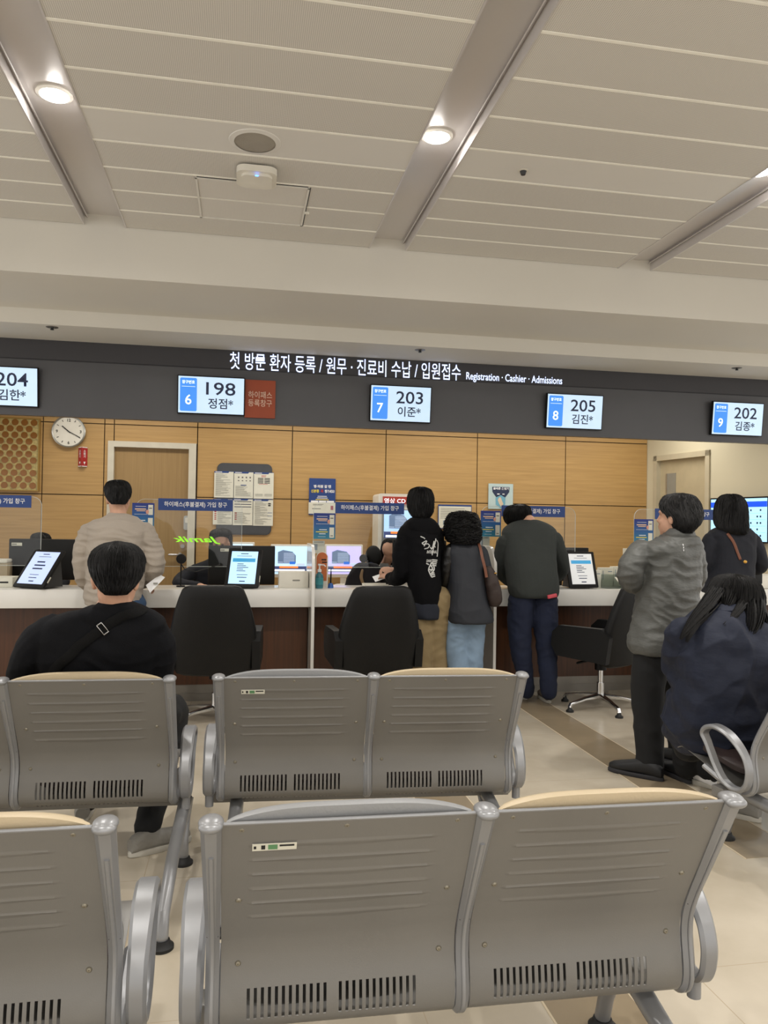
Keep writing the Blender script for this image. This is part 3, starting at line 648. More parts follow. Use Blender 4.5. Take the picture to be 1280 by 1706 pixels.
# monitors
def monitor(label, box, Y, desk, m=M_black, lit=None, stick=None, rz=0):
    x0, z0, x1, z1 = pbox(*box, Y); w_ = (x1-x0)/2; h_ = (z1-z0)/2
    t = thing('computer_monitor', label, 'monitor', ((x0+x1)/2, Y, desk), rz); zc = (z0+z1)/2 - desk
    MB().box((-w_, -.015, zc - h_), (w_, .02, zc + h_), .008).build('casing', m, t)
    MB().box((-.03, .0, .01), (.03, .03, zc), .006).build('stand', m, t)
    MB().prism(rrect(-.12, -.08, .12, .1, .03), 0, .012, 'XY').build('foot', m, t)
    if lit:
        MB().box((-w_ + .018, -.0165, zc - h_ + .035), (w_ - .018, -.014, zc + h_ - .018)).build('display', mat('sky_' + lit, lit, .3, emit=.75), t, smooth=False)
        building(t, -w_ + .02, zc - h_ + .09, 2*w_ - .04, 2*h_ - .12, -.0175)
    else:
        MB().box((-.09, -.03, zc - .09), (.09, -.014, zc + .07), .01).build('rear_cover', m, t)
        if stick:
            for (a, b, c, d) in stick:
                MB().box((a, -.017, zc + c), (b, -.0155, zc + d)).build('sticker', M_paper, t, smooth=False)
                bars(t, [(a + .004, (a+b)/2, zc + (c+d)/2, (d-c)*.4)], M_inkg, -.019)
    return t
monitor('black monitor seen from behind at the left end of the counter', (15, 898, 141, 966), 6.72, .725, stick=[(-.27, -.19, .11, .135)])
monitor('black monitor seen from behind in front of the masked clerk', (347, 909, 458, 974), 6.68, .725, stick=[(-.18, -.11, .115, .14)])
monitor('black monitor seen from behind beside the arm of the man in the hoodie', (654, 900, 743, 962), 6.72, .725, stick=[(-.19, -.16, .09, .115)])
monitor('black monitor seen from behind above the tilted tablet on the right', (884, 912, 980, 968), 6.72, .725)
monitor('white monitor with a pale blue building picture left of the partition', (451, 907, 514, 962), 7.86, .73, M_whitep, '#b5d6ee')
monitor('white monitor with a lilac building picture right of the partition', (541, 907, 604, 962), 7.86, .73, M_whitep, '#bdb4ee')
monitor('white monitor mostly hidden behind the black monitor of the masked clerk', (376, 903, 424, 960), 7.86, .73, M_whitep, '#c0d6e6')
MB  # tablets facing the visitors
def tablet(label, px, py, Y, rz, lean, w_, h_, m, style):
    q = P(px, py, Y=Y)
    t = thing('signature_tablet', label, 'tablet', (q.x, q.y, .902), math.radians(rz))
    R = Matrix.Rotation(math.radians(-lean), 3, 'X'); w = w_/2
    MB().box((-w, -.012, 0), (w, .012, h_), .008, rot=R, piv=(0, 0, 0)).build('casing', M_black, t)
    y = math.tan(math.radians(lean))
    MB().prism([(.0, 0), (h_*.75*math.sin(math.radians(lean)), h_*.75*math.cos(math.radians(lean))), (h_*.75*math.sin(math.radians(lean)) + .04, h_*.6), (.16 + h_*.3*math.sin(math.radians(lean)), 0)], -w*.75, w*.75, 'YZ').build('stand', M_dark, t)
    o = MB().box((-w + .03, -.0135, .028), (w - .03, -.0115, h_ - .022)).build('display', m, t, smooth=False); o.rotation_euler = (math.radians(-lean), 0, 0)
    k = h_
    if style == 0:
        rows = [(-.03, .03, k*.87, .006), (-.06, .06, k*.8, .003), (-.045, .03, k*.66, .011), (-.055, .05, k*.57, .011), (-.055, .04, k*.48, .011), (-.045, .04, k*.32, .004), (-.04, .035, k*.24, .006), (-.02, .025, k*.15, .008)]
        o = bars(t, rows, M_scrt, -.0150); o.rotation_euler = (math.radians(-lean), 0, 0)
    else:
        rows = [(-.03, .03, k*.87, .006), (-.06, .06, k*.81, .003)] + [(-.05, .0 + .02*(i % 3), k*(.60 - .045*i), .005) for i in range(5)] + [(-.045, .04, k*.32, .004), (-.04, .035, k*.25, .006), (-.02, .025, k*.15, .008)]
        o = bars(t, rows, M_scrt, -.0150); o.rotation_euler = (math.radians(-lean), 0, 0)
        o = bars(t, [(-w + .045, w - .045, k*.70, .03)], mat('screen_teal_bar', '#2789b8', .3, emit=.5), -.0155, 'heading_bar'); o.rotation_euler = (math.radians(-lean), 0, 0)
    o = MB().box((w + .001, -.005, .05), (w + .004, .005, .10)).build('side_label', M_paper, t, smooth=False); o.rotation_euler = (math.radians(-lean), 0, 0)
tablet('black tablet leaning back steeply at the left end of the counter', 47, 981, 6.10, -32, 38, .30, .34, mat('tablet_periwinkle', '#b3c3e8', .3, emit=.55), 0)
tablet('black tablet with a blue heading bar behind the first black office chair', 402, 981, 6.11, -14, 24, .27, .32, mat('tablet_blue', '#a9d2f5', .3, emit=.65), 1)
tablet('black tablet with a grey white page right of the man in dark green', 973, 983, 6.11, 4, 18, .275, .315, mat('tablet_grey', '#c9cac9', .3, emit=.45), 1)
# small counter things
def lbox(name, label, box, Y, z0, d, m, cat='box', bev=.004):
    x0, _, x1, z1 = pbox(*box, Y)
    t = thing(name, label, cat, ((x0+x1)/2, Y, z0)); w = (x1-x0)/2; h = z1 - z0
    MB().box((-w, 0, 0), (w, d, h), bev).build('body', m, t); return t, w, h
t, w_, h_ = lbox('document_box', 'white plastic drawer box with a slot handle left of the partition', (465, 953, 514, 977), 6.22, .893, .15, M_whitep)
MB().prism(rrect(-.01, h_*.42, .05, h_*.42 + .012, .006), -.003, .001).build('slot_handle', M_inkg, t)
t, w_, h_ = lbox('storage_box', 'cream box with printed side at the left edge of the counter', (-20, 962, 21, 978), 6.25, .893, .18, M_paper)
bars(t, [(w_ - .10, w_ - .03, h_*.5, .012)], M_ink)
t, w_, h_ = lbox('desk_scanner', 'beige device with a pale lid behind the printed box at the left edge', (-20, 938, 12, 962), 6.52, .725, .14, mat('beige_device', '#a89a80', .5))
MB().box((-w_, -.01, h_), (w_, .14, h_ + .03), .01).build('lid', M_whitep, t)
q = P(532, 977, Y=6.17)
t = thing('sanitizer_bottle', 'teal hand sanitizer bottle with a white pump right of the partition', 'bottle', (q.x, q.y, .893))
MB().lathe((0, 0, 0), [(.001, 0), (.030, 0), (.032, .01), (.032, .09), (.028, .11), (.013, .125), (.013, .135), (.001, .136)], 28).build('bottle', mat('teal_gel', '#2f7380', .2, coat=.5), t)
MB().lathe((0, 0, .13), [(.001, 0), (.016, 0), (.016, .02), (.006, .024), (.006, .05), (.014, .052), (.014, .064), (.001, .066)], 20).tube([(0, 0, .188), (.035, -.01, .186), (.045, -.012, .176)], .005).build('pump', M_wht, t)
MB().lathe((0, 0, .03), [(.0325, 0), (.0328, .055)], 28).build('label_band', mat('sanitizer_label', '#3d8f97', .5), t)
q = P(536, 978, Y=6.29)
t = thing('orange_notice_stand', 'round topped orange notice in a white stand behind the sanitizer', 'sign', (q.x, q.y, .893))
h_ = P(536, 919, Y=6.29).z - .893; w_ = .05
MB().prism([(-w_, 0), (w_, 0), (w_, h_ - w_)] + [(w_*math.cos(math.radians(a)), h_ - w_ + w_*math.sin(math.radians(a))) for a in range(10, 180, 10)] + [(-w_, h_ - w_)], 0, .008).build('stand', M_whitep, t, smooth=False)
MB().prism([(-w_*.9, .05), (w_*.8, .05), (w_*.8, h_ - w_)] + [(w_*.88*math.cos(math.radians(a)), h_ - w_ + w_*.88*math.sin(math.radians(a))) for a in range(10, 180, 10)] + [(-w_*.9, h_ - w_)], -.002, 0).build('orange_face', mat('orange_print', '#c46a38', .5), t, smooth=False)
bars(t, [(-.005, .035, h_*.77, .012), (.0, .04, h_*.70, .01)], M_ink, -.003)
q = P(551, 977, Y=6.2)
t = thing('pen_stand', 'black pen standing in a blue base on the counter', 'pen', (q.x, q.y, .893))
MB().lathe((0, 0, 0), [(.001, 0), (.024, 0), (.022, .02), (.014, .038), (.001, .04)], 20).build('base', mat('bright_blue_plastic', '#2a5da8', .4), t)
MB().tube([(0, 0, .035), (.001, 0, .1), (.002, 0, .155)], [.007, .006, .003]).build('pen', M_black, t)
q = P(622, 966, Y=6.25)
t = thing('paper_tray', 'small white tray on the counter behind the second black chair', 'tray', (q.x + .02, q.y, .893))
MB().box((-.1, -.05, 0), (.1, .08, .018), .004).box((-.1, -.05, .018), (.1, -.045, .03)).box((-.1, .075, .018), (.1, .08, .03)).build('tray', M_whitep, t)
q = P(570, 968, Y=7.6)
t = thing('desk_telephone', 'cream telephone handset on the desk below the lilac monitor', 'telephone', (q.x, 7.62, .73))
MB().box((-.09, -.08, 0), (.09, .1, .04), .012).build('base', M_whitep, t); MB().tube([(-.1, -.02, .05), (-.05, -.02, .07), (.05, -.02, .07), (.1, -.02, .05)], [.02, .014, .014, .02]).build('handset', M_whitep, t)
q = P(302, 931, Y=6.30)
t = thing('intercom_microphone', 'round black microphone disc on a thin stem below the green scribble', 'microphone', (q.x, 6.30, .893)); hz = q.z - .893
MB().lathe((0, 0, hz), [(.001, -.018), (.036, -.016), (.04, 0), (.036, .016), (.001, .018)], 28, R90).build('disc', M_black, t)
MB().tube([(0, 0, .01), (0, 0, hz - .03)], .006).lathe((0, 0, 0), [(.001, 0), (.035, 0), (.033, .01), (.001, .012)], 20).build('stem', M_black, t)
MB().tube([(.0, .0, hz - .04), (.03, .0, hz - .085), (.12, .0, hz - .1), (.25, .02, hz - .06), (.3, .05, hz - .05)], .004, 6).build('cable', M_black, t)
# leaflet holders
for i, (bx, Y, lb) in enumerate((((984, 950, 1002, 983), 6.22, 'white leaflet holder right beside the tablet on the right'), ((1000, 946, 1022, 976), 6.38, 'white leaflet holder second from the tablet on the right'), ((1021, 944, 1042, 972), 6.40, 'pale blue edged leaflet holder at the elbow of the man in grey'))):
    t, w_, h_ = lbox('leaflet_holder', lb, bx, Y, .893, .06, M_paper, 'leaflet holder')
    MB().prism([(-w_ - .002, 0), (w_ + .002, 0), (w_ + .002, h_*.6), (-w_ - .002, h_*.75)], -.006, -.003).build('front_pocket', M_clear, t, smooth=False)
    bars(t, [(-w_*.6, -w_*.5, h_*.6, h_*.5), (w_*.2, w_*.8, h_*.8, .008)], mat('muted_blue_block', '#8f9ba5', .8))
q = P(1036, 975, Y=6.2)
t = thing('clear_document_tray', 'slanted clear plastic tray on the counter above the third black chair', 'tray', (q.x - .02, 6.12, .893))
MB().prism([(0, 0), (.2, .0), (.2, .11), (.19, .11)], -.16, .14, 'YZ').build('tray', clear('smoky_clear', (.8, .84, .82)), t, smooth=False)
MB().box((-.02, -.01, .05), (.12, .14, .055), rot=Matrix.Rotation(.5, 3, 'X')).build('papers', M_paper, t, smooth=False)
t, w_, h_ = lbox('label_printer', 'white printer with a dark slot at the right end of the counter', (1186, 958, 1300, 985), 6.12, .893, .2, M_whitep, 'printer', .012)
MB().box((-.01, -.003, h_*.35), (.16, .01, h_ + .03), .01).build('paper_slot', M_black, t)
t, w_, h_ = lbox('white_card_box', 'small white box standing by the elbow of the man in grey', (1043, 914, 1056, 930), 6.41, .893, .06, M_paper)
# wall TV on the cream wall
t = thing('wall_television', 'wall television with a bright blue table of rows on the cream wall', 'television', world=True)
a0, a1, zt, zb = 1.10, 1.86, 1.735, 1.285
s_ = MB(); sbox(s_, a0, a1, zb, zt, .02, .06); s_.build('bezel', M_black, t, smooth=False)
s_ = MB(); sbox(s_, a0 + .012, a1 - .012, zb + .015, zt - .015, .06, .062); s_.build('display', mat('tv_sky', '#a6dcfb', .3, emit=.7), t, smooth=False)
s_ = MB(); sbox(s_, a0 + .012, a1 - .012, zt - .10, zt - .045, .062, .063); s_.build('blue_heading', mat('tv_blue', '#0f49d6', .3, emit=.8), t, smooth=False)
s_ = MB()
for i in range(1, 5): sbox(s_, a0 + .03, a1 - .03, zt - .10 - .062*i, zt - .098 - .062*i, .062, .063)
s_.build('row_lines', mat('tv_line', '#6ab0df', .3, emit=.3), t, smooth=False)
s_ = MB()
for i in range(5):
    for j, u in enumerate((.40, .44, .54, .62, .66)):
        if (i + j) % 4 != 3: sbox(s_, a0 + u, a0 + u + .018, zt - .14 - .062*i, zt - .122 - .062*i, .062, .063)
s_.build('row_figures', M_scrt, t, smooth=False)
s_ = MB(); sbox(s_, a0 + .1, a1 - .1, zb - .03, zb, .01, .04); s_.build('soundbar', M_dark, t, smooth=False)

# ================================================================ OFFICE CHAIRS
def sup(w, d, n=24, e=.5):
    out = []
    for k in range(n):
        a = 2*PI*k/n; c, s = math.cos(a), math.sin(a)
        out.append((math.copysign(abs(c)**e, c)*w, math.copysign(abs(s)**e, s)*d))
    return out
def office_chair(label, loc, rz, lift=0):
    t = thing('office_chair', label, 'office chair', loc, math.radians(rz), 'black office chairs at the counter')
    rg = []
    for z, w, y, d in ((.36, .20, -.20, .03), (.375, .25, -.21, .045), (.42, .28, -.22, .05), (.55, .292, -.25, .05), (.68, .288, -.28, .05), (.80, .262, -.30, .048), (.90, .228, -.315, .045), (.955, .205, -.32, .042), (.975, .185, -.322, .034), (.985, .15, -.322, .018)):
        rg.append([Vector((a, y + b + .06*(a/.29)**2, z + lift)) for a, b in sup(w, d)])
    MB().rings(rg).build('backrest', M_blackl, t)
    for s in (-1, 1):
        MB().prism([(-.22, .40), (.20, .42), (.25, .50), (.24, .60), (.18, .655), (-.18, .66), (-.25, .60)], s*.262, s*.318, 'YZ').build('armrest', M_blackl, t, smooth=True)
    MB().box((-.255, -.22, .42), (.255, .27, .52), .04).build('seat', M_blackl, t)
    MB().box((-.12, -.15, .365), (.12, .12, .42), .02).tube([(-.1, .05, .375), (-.24, .06, .37)], .01).cyl((.0, 0, .30), (0, 0, .38), .045).build('mechanism', M_black, t)
    MB().cyl((0, 0, .08), (0, 0, .20), .028).cyl((0, 0, .20), (0, 0, .31), .02).build('column', M_chrome, t)
    for k in range(5):
        a = math.radians(-90 + rz_off + 72*k)
        d = Vector((math.cos(a), math.sin(a), 0))
        MB().ribbon([d*.02 + Vector((0, 0, .095)), d*.16 + Vector((0, 0, .085)), d*.30 + Vector((0, 0, .06)), d*.315 + Vector((0, 0, .035))], [.045, .035, .03, .03], [.04, .025, .02, .02], wdir=d.cross(Vector((0, 0, 1)))).build('base_arm', M_chrome, t)
        MB().lathe(d*.31, [(.001, 0), (.03, 0), (.03, .012), (.018, .02), (.012, .04), (.001, .04)], 16).build('glide', M_rubber, t)
    return t
rz_off = 0
rz_off = 18; office_chair('black high backed office chair between the seated man and the partition', (-.15, 5.62, 0), -4)
rz_off = 10; office_chair('black high backed office chair in front of the man in the hoodie', (.965, 5.58, 0), 3)
rz_off = -34; office_chair('black office chair turned sideways with its chrome base showing', (2.80, 5.66, 0), 34)

# ================================================================ BENCHES
PROF = [(0, .815), (.05, .725), (.10, .635), (.145, .555), (.172, .50), (.182, .46), (.180, .42), (.170, .37), (.166, .335), (.175, .305), (.20, .285), (.24, .28), (.32, .29), (.45, .335), (.58, .375), (.62, .38), (.64, .365)]
def arc(prof, n):
    L_ = [0]
    for a, b in zip(prof, prof[1:]): L_.append(L_[-1] + math.dist(a, b))
    out = []
    for i in range(n + 1):
        s = L_[-1]*i/n; k = 0
        while k < len(L_) - 2 and L_[k+1] < s: k += 1
        f = (s - L_[k])/(L_[k+1] - L_[k]); out.append((prof[k][0]*(1-f) + prof[k+1][0]*f, prof[k][1]*(1-f) + prof[k+1][1]*f))
    return out, L_[-1]
def smoothp(p, it=12):
    for _ in range(it): p = [p[0]] + [((a[0]+2*b[0]+c[0])/4, (a[1]+2*b[1]+c[1])/4) for a, b, c in zip(p, p[1:], p[2:])] + [p[-1]]
    return p
_panels = {}
def panel_mesh(w):
    k = round(w, 3)
    if k in _panels: return _panels[k]
    ap, TL = arc(PROF, 330); ap = smoothp(ap, 30); N = len(ap)
    us = [i/40 for i in range(41)]; slots = []
    for a, b in ((.115, .435), (.50, .82)):
        for i in range(12): c = a + (b - a)*i/11; slots.append((c - .0065, c + .0065)); us += [c - .0065, c + .0065]
    us = sorted(set(round(u, 4) for u in us)); us = [u for i, u in enumerate(us) if i == 0 or u - us[i-1] > .002 or any(abs(u - s) < 1e-4 for q in slots for s in q)]
    bm = bmesh.new(); V = []
    s_at = [TL*i/330 for i in range(N)]
    for i, (y, z) in enumerate(ap):
        a = ap[max(i-1, 0)]; b = ap[min(i+1, N-1)]; ty, tz = b[0]-a[0], b[1]-a[1]; L_ = math.hypot(ty, tz); ny, nz = tz/L_, -ty/L_   # outward (towards the rear)
        row = []
        for u in us:
            h = 0; s = s_at[i]
            for k2 in range(6):
                s0 = .055 + .046*k2; half = .36 - .0*k2
                if abs(u - .48) < half:
                    hh = .004 + .012*(1 - abs(u - .48)/half)          # depth of the V
                    e = s - s0
                    if 0 <= e < .003: h = max(h, .0028*(e/.003))
                    elif .003 <= e < hh + .003: h = max(h, .0028*(1 - (e - .003)/hh))
            row.append(bm.verts.new((u*w, y + ny*h, z + nz*h)))
        V.append(row)
    for i in range(N - 1):
        sm = (s_at[i] + s_at[i+1])/2; zc = (ap[i][1] + ap[i+1][1])/2; sl = .475 < sm < .54
        sl2 = .575 < sm < .605
        for j in range(len(us) - 1):
            um = (us[j] + us[j+1])/2
            if (sl or sl2) and any(a - 1e-4 < um < b + 1e-4 for a, b in slots): continue
            bm.faces.new((V[i][j], V[i][j+1], V[i+1][j+1], V[i+1][j]))
    for f in bm.faces: f.smooth = True
    bmesh.ops.recalc_face_normals(bm, faces=bm.faces)
    # thickness
    geom = bmesh.ops.solidify(bm, geom=list(bm.faces), thickness=.003)
    for f in bm.faces: f.smooth = True
    for e in bm.edges:
        if len(e.link_faces) == 2 and e.calc_face_angle(0) > .7: e.smooth = False
    me = D.meshes.new('seat_shell'); bm.to_mesh(me); bm.free(); me.materials.append(M_steel); _panels[k] = me; return me
def bench(label, loc, rz, pitch, pads, arms=(1, 1), stickers=(), leg=(.46, -.18), legx=None, pads_lbl=True):
    t = thing('waiting_bench', label, 'bench', loc, math.radians(rz))
    n = len(pads); W = pitch - .036
    for i, pc in enumerate(pads):
        x0 = i*pitch + .018
        sh = D.objects.new('seat_shell', panel_mesh(W)); C.objects.link(sh); sh.parent = t; sh.location = (x0, 0, 0)
        m = M_beige if pc == 'b' else M_grey
        # back cushion on the front face, rising just over the sheet
        secs = []
        for q in range(29):
            u = q/28; e_ = abs(2*u - 1); ed = max(0, 1 - e_**10); zt = .846 - .026*e_**3.5; th = .006 + .030*ed**.5
            x = .012 + (W - .024)*u; sec = []
            zs_ = [.52, .56, .62, .70, .76, .79, .81, zt - .012, zt - .004]
            yb = lambda z: .004 + max(0, (.815 - z))*.555 if z > .555 else .148 + (.555 - z)*.35
            for z in zs_: sec.append(Vector((x, yb(z) + .003, z)))
            sec.append(Vector((x, yb(zt) + .003 + th*.4, zt)))
            for z in reversed(zs_): sec.append(Vector((x, yb(z) + .003 + th*(1 if z < zt - .006 else .8), z - (.0 if z > .53 else .0))))
            secs.append(sec)
        c1 = MB().rings(secs).build('back_cushion', m, t, loc=(x0, 0, 0)); c1['label'] = ('beige' if pc == 'b' else 'grey') + ' back cushion'
        rg = [[Vector((W/2 + a, y + b, z + zz)) for a, b in sup(W/2 - .02, .22, 32, .35)] for zz, y, z in ((-.015, .40, .335), (.0, .40, .34), (.03, .40, .345), (.035, .40, .345))]
        o = MB()
        rs = []
        for q, (zz, sc) in enumerate(((0, .96), (.01, 1), (.03, 1), (.042, .95), (.046, .85))):
            rs.append([Vector((W/2 + a*sc, .435 + b*sc, .315 + zz + (b*sc + .225)*.22)) for a, b in sup(W/2 - .02, .175, 32, .35)])
        c2 = o.rings(rs).build('seat_cushion', mat('dark_brown_vinyl', '#352a29', .5, bump=(120, .08)), t, loc=(x0, 0, 0)); c2['label'] = 'dark brown seat cushion'
        MB().tube([(x0 + .002, -.001, .817), (x0 + W - .002, -.001, .817)], .004, 8, rnd=False).build('top_rim', M_alu, t)
        for (u, s) in ((.07, .30), (.93, .30), (.07, .53), (.93, .53), (.08, .06), (.48, .05), (.92, .06)):
            y = PROF[0][0]; zz = None
            # position along the straight back
            ap_, TL_ = arc(PROF, 100); i_ = int(100*(s*.80)/TL_); yy, zz = ap_[i_]; a = ap_[i_-1] if i_ else ap_[0]; b = ap_[i_+1]
            ty, tz = b[0]-a[0], b[1]-a[1]; l_ = math.hypot(ty, tz); nv = Vector((0, tz/l_, -ty/l_))
            c = Vector((x0 + u*W, yy, zz))
            if s < .1 : c = Vector((x0 + u*W, .003 + .006, .803))
            Rm = Vector((0, 0, 1)).rotation_difference(nv).to_matrix()
            MB().lathe(c + nv*.002, [(.007, -.001), (.007, .001), (.0045, .004), (.0015, .0045), (.001, .003)], 12, Rm).build('bolt', M_screw, t)
        if i in stickers:
            yy, zz = .0325, .757; nv = Vector((0, -.87, -.48)).normalized()
            st = D.objects.new('inventory_sticker', None)
            ang = math.atan2(.09, .05)
            s_ = MB().box((-.045, -.0012, -.010), (.045, 0, .010)); ob = s_.build('inventory_sticker', M_paper, t, smooth=False, loc=(x0 + .12*W + .045, yy - .0065, zz)); ob.rotation_euler = (math.atan2(.05, .09), 0, 0)
            s2 = MB().box((-.042, -.0016, -.004), (-.037, -.001, .004)).box((-.027, -.0016, -.006), (-.019, -.001, .006)).box((.01, -.0016, .001), (.04, -.001, .006)); p = s2.build('sticker_print', M_ink, ob, smooth=False)
            s2 = MB().box((-.013, -.0016, -.007), (.006, -.001, .007)); s2.build('green_mark', mat('green_mark', '#5f8f63', .7), ob, smooth=False)
    # posts
    ap2 = smoothp(arc([(p[0] - .004, p[1]) for p in PROF[:14]], 60)[0], 4)
    for i in range(n + 1):
        x = i*pitch
        pp = [Vector((x, y + .002, z)) for y, z in ap2]
        wd = [.042 - .012*min(1, k/26) if k < 40 else .034 for k in range(len(pp))]
        po = MB().ribbon(pp, wd, .026, bev=.35).build('post', M_alu, t)
        pv = [Vector((x, y - .013, z)) for y, z in ap2[6:]]
        MB().ribbon(pv, .010, .008).build('post_rib', M_alu, po)
        MB().ell((x, .004, .820), (.0255, .034, .013)).ell((x, -.014, .817), (.024, .020, .012)).build('post_cap', M_alu, po)
        for dx in (-.011, .011): MB().ell((x + dx, .1545, .515), (.0018, .0018, .0018), seg=8, rg=6).build('pin', M_dark, po)
    # armrests
    loop = [(.405, .50), (.385, .53), (.335, .545), (.27, .532), (.215, .498), (.175, .455), (.157, .41), (.157, .37), (.168, .335), (.195, .31), (.24, .305), (.29, .325), (.33, .37), (.36, .42), (.385, .465)]
    def cr(p, k=6):
        out = []; n_ = len(p)
        for i in range(n_):
            p0, p1, p2, p3 = p[i-1], p[i], p[(i+1) % n_], p[(i+2) % n_]
            for q in range(k):
                f = q/k; out.append(tuple(.5*((2*p1[c]) + (-p0[c]+p2[c])*f + (2*p0[c]-5*p1[c]+4*p2[c]-p3[c])*f*f + (-p0[c]+3*p1[c]-3*p2[c]+p3[c])*f**3) for c in (0, 1)))
        return out
    lp = cr(loop)
    for s, on in ((-1, arms[0]), (1, arms[1])):
        if not on: continue
        x = (0 if s < 0 else n*pitch) + s*.047
        wd = [.044 + .010*max(0, min(1, (z - .45)/.08)) for y, z in lp] 
        MB().ribbon([Vector((x, y, z)) for y, z in lp], wd, .020, closed=True, bev=.4).build('armrest', M_alu, t)
        MB().cyl((x, .22, .25), (x, .22, .31), .017).build('armrest_bracket', M_alu, t)
    MB().box((-.04, .30, .232), (n*pitch + .04, .37, .28), .006).build('beam', M_steel, t)
    for lx in (legx or (.06, n*pitch - .06)):
        yf, yr = leg; yc = .335
        pts = [Vector((lx, yf, .035)), Vector((lx, yf - .02, .10)), Vector((lx, yc + (yf-yc)*.62, .185)), Vector((lx, yc + .05, .235)), Vector((lx, yc, .243)), Vector((lx, yc - .05, .235)), Vector((lx, yc + (yr-yc)*.62, .185)), Vector((lx, yr + .02, .10)), Vector((lx, yr, .035))]
        l_ = MB().tube(pts, [.022, .022, .024, .028, .03, .028, .024, .022, .022], 14).build('leg', M_alu, t)
        for yy in (yf, yr): MB().lathe((lx, yy, 0), [(.001, 0), (.040, 0), (.040, .01), (.030, .018), (.026, .03), (.001, .03)], 24).build('foot_pad', M_rubber, l_)
    return t
bench('grey steel waiting bench with a grey and a beige backed seat nearest the camera', (-.046, 1.576, 0), -1.2, .566, ['g', 'b'], stickers=(0,), leg=(.50, -.12), legx=(.07, 1.07))
bench('grey steel waiting bench cut off at the lower left corner', (-.25 - 1.132, 1.600, 0), 0, .566, ['b', 'b'], leg=(.5, -.12))
bench('grey steel waiting bench in the middle of the row behind the nearest one', (-.071, 3.036, 0), -3.6, .600, ['g', 'b'], stickers=(0,), leg=(.32, -.3))
bench('grey steel waiting bench that the man in black sits on', (-.251 - 1.2, 3.075, 0), -2.2, .600, ['b', 'b'], leg=(.28, -.36), legx=(.06, 1.235))
bench('grey steel waiting bench at the right edge that the woman in navy sits on', (2.20, 2.78, 0), 11.5, .6, ['b', 'b'], leg=(.42, -.55), legx=(.10, 1.1))
# ================================================================ PEOPLE
def blob(mb, name, m, parent, voxel=.008, it=4, crumple=None, world=True):
    """grow the gathered shapes into one continuous skin"""
    bmesh.ops.recalc_face_normals(mb.bm, faces=mb.bm.faces)
    me = D.meshes.new('tmp'); mb.bm.to_mesh(me); mb.bm.free(); o = D.objects.new('tmp', me); C.objects.link(o)
    r = o.modifiers.new('r', 'REMESH'); r.mode = 'VOXEL'; r.voxel_size = voxel; r.use_smooth_shade = True
    if it: s = o.modifiers.new('s', 'SMOOTH'); s.factor = .5; s.iterations = it
    bpy.context.view_layer.update()
    e = D.meshes.new_from_object(o.evaluated_get(bpy.context.evaluated_depsgraph_get())); D.objects.remove(o); D.meshes.remove(me)
    if crumple:
        amp, sc, seed = crumple; N = [v.normal.copy() for v in e.vertices]
        for v, n_ in zip(e.vertices, N):
            p = v.co; q = Vector((p.x*sc[0] + seed, p.y*sc[1], p.z*sc[2]))
            w1 = noise.noise(Vector((p.x*3, p.y*3, p.z*3 + seed)))
            d = noise.noise(q + Vector((w1*1.6, 0, w1*1.6))); rdg = (1 - abs(d)*2.4)
            v.co = p + n_*(amp*rdg*.8 + amp*.5*noise.noise(p*14))
    if parent is not None and world:
        e.transform(world_of(parent).inverted())
    for f in e.polygons: f.use_smooth = True
    e.name = name; e.materials.clear(); e.materials.append(m)
    o = D.objects.new(name, e); C.objects.link(o); o.parent = parent; return o
def ring(r, k=1.0, n=28, e=.8):
    xl, xr, py, Y, hd = r[:5]; yaw = math.radians(r[5]) if len(r) > 5 else 0
    a = P(xl, py, Y=Y); b = P(xr, py, Y=Y); c = (a + b)/2; hw = (b.x - a.x)/2
    out = []
    for x, y in sup(hw*k, hd*k, n, e):
        s = 1/max(.6, math.sqrt(math.cos(yaw)**2 + (hd/hw*math.sin(yaw))**2)) if yaw else 1
        x *= s
        out.append(c + Vector((x*math.cos(yaw) - y*math.sin(yaw), x*math.sin(yaw) + y*math.cos(yaw), 0)))
    return out
def fill(rs, sub=2):
    """interpolate extra rings with a smooth curve"""
    out = []; n = len(rs)
    for i in range(n - 1):
        p0, p1, p2, p3 = rs[max(i-1, 0)], rs[i], rs[i+1], rs[min(i+2, n-1)]
        for q in range(sub):
            f = q/sub
            out.append(tuple(.5*((2*b) + (-a+c)*f + (2*a-5*b+4*c-d)*f*f + (-a+3*b-3*c+d)*f**3) for a, b, c, d in zip(p0, p1, p2, p3)))
    return out + [rs[-1]]
def loft(mb, rs, k=1.0): return mb.rings([ring(r, k) for r in rs])
def path(pts):                    # (px, py, Y, r) or (Vector, r)
    V = [P(p[0], p[1], Y=p[2]) if not isinstance(p[0], Vector) else p[0] for p in pts]; return V, [p[-1] for p in pts]
def limb(mb, pts, k=1.0, n=14):
    V, R = path(pts)
    V2, R2 = [], []
    for i in range(len(V) - 1):
        p0, p1, p2, p3 = V[max(i-1, 0)], V[i], V[i+1], V[min(i+2, len(V)-1)]
        for q in range(4):
            f = q/4; V2.append(.5*((2*p1) + (-p0+p2)*f + (2*p0-5*p1+4*p2-p3)*f*f + (-p0+3*p1-3*p2+p3)*f**3)); R2.append(R[i]*(1-f) + R[i+1]*f)
    V2.append(V[-1]); R2.append(R[-1])
    return mb.tube(V2, [r*k for r in R2], n)
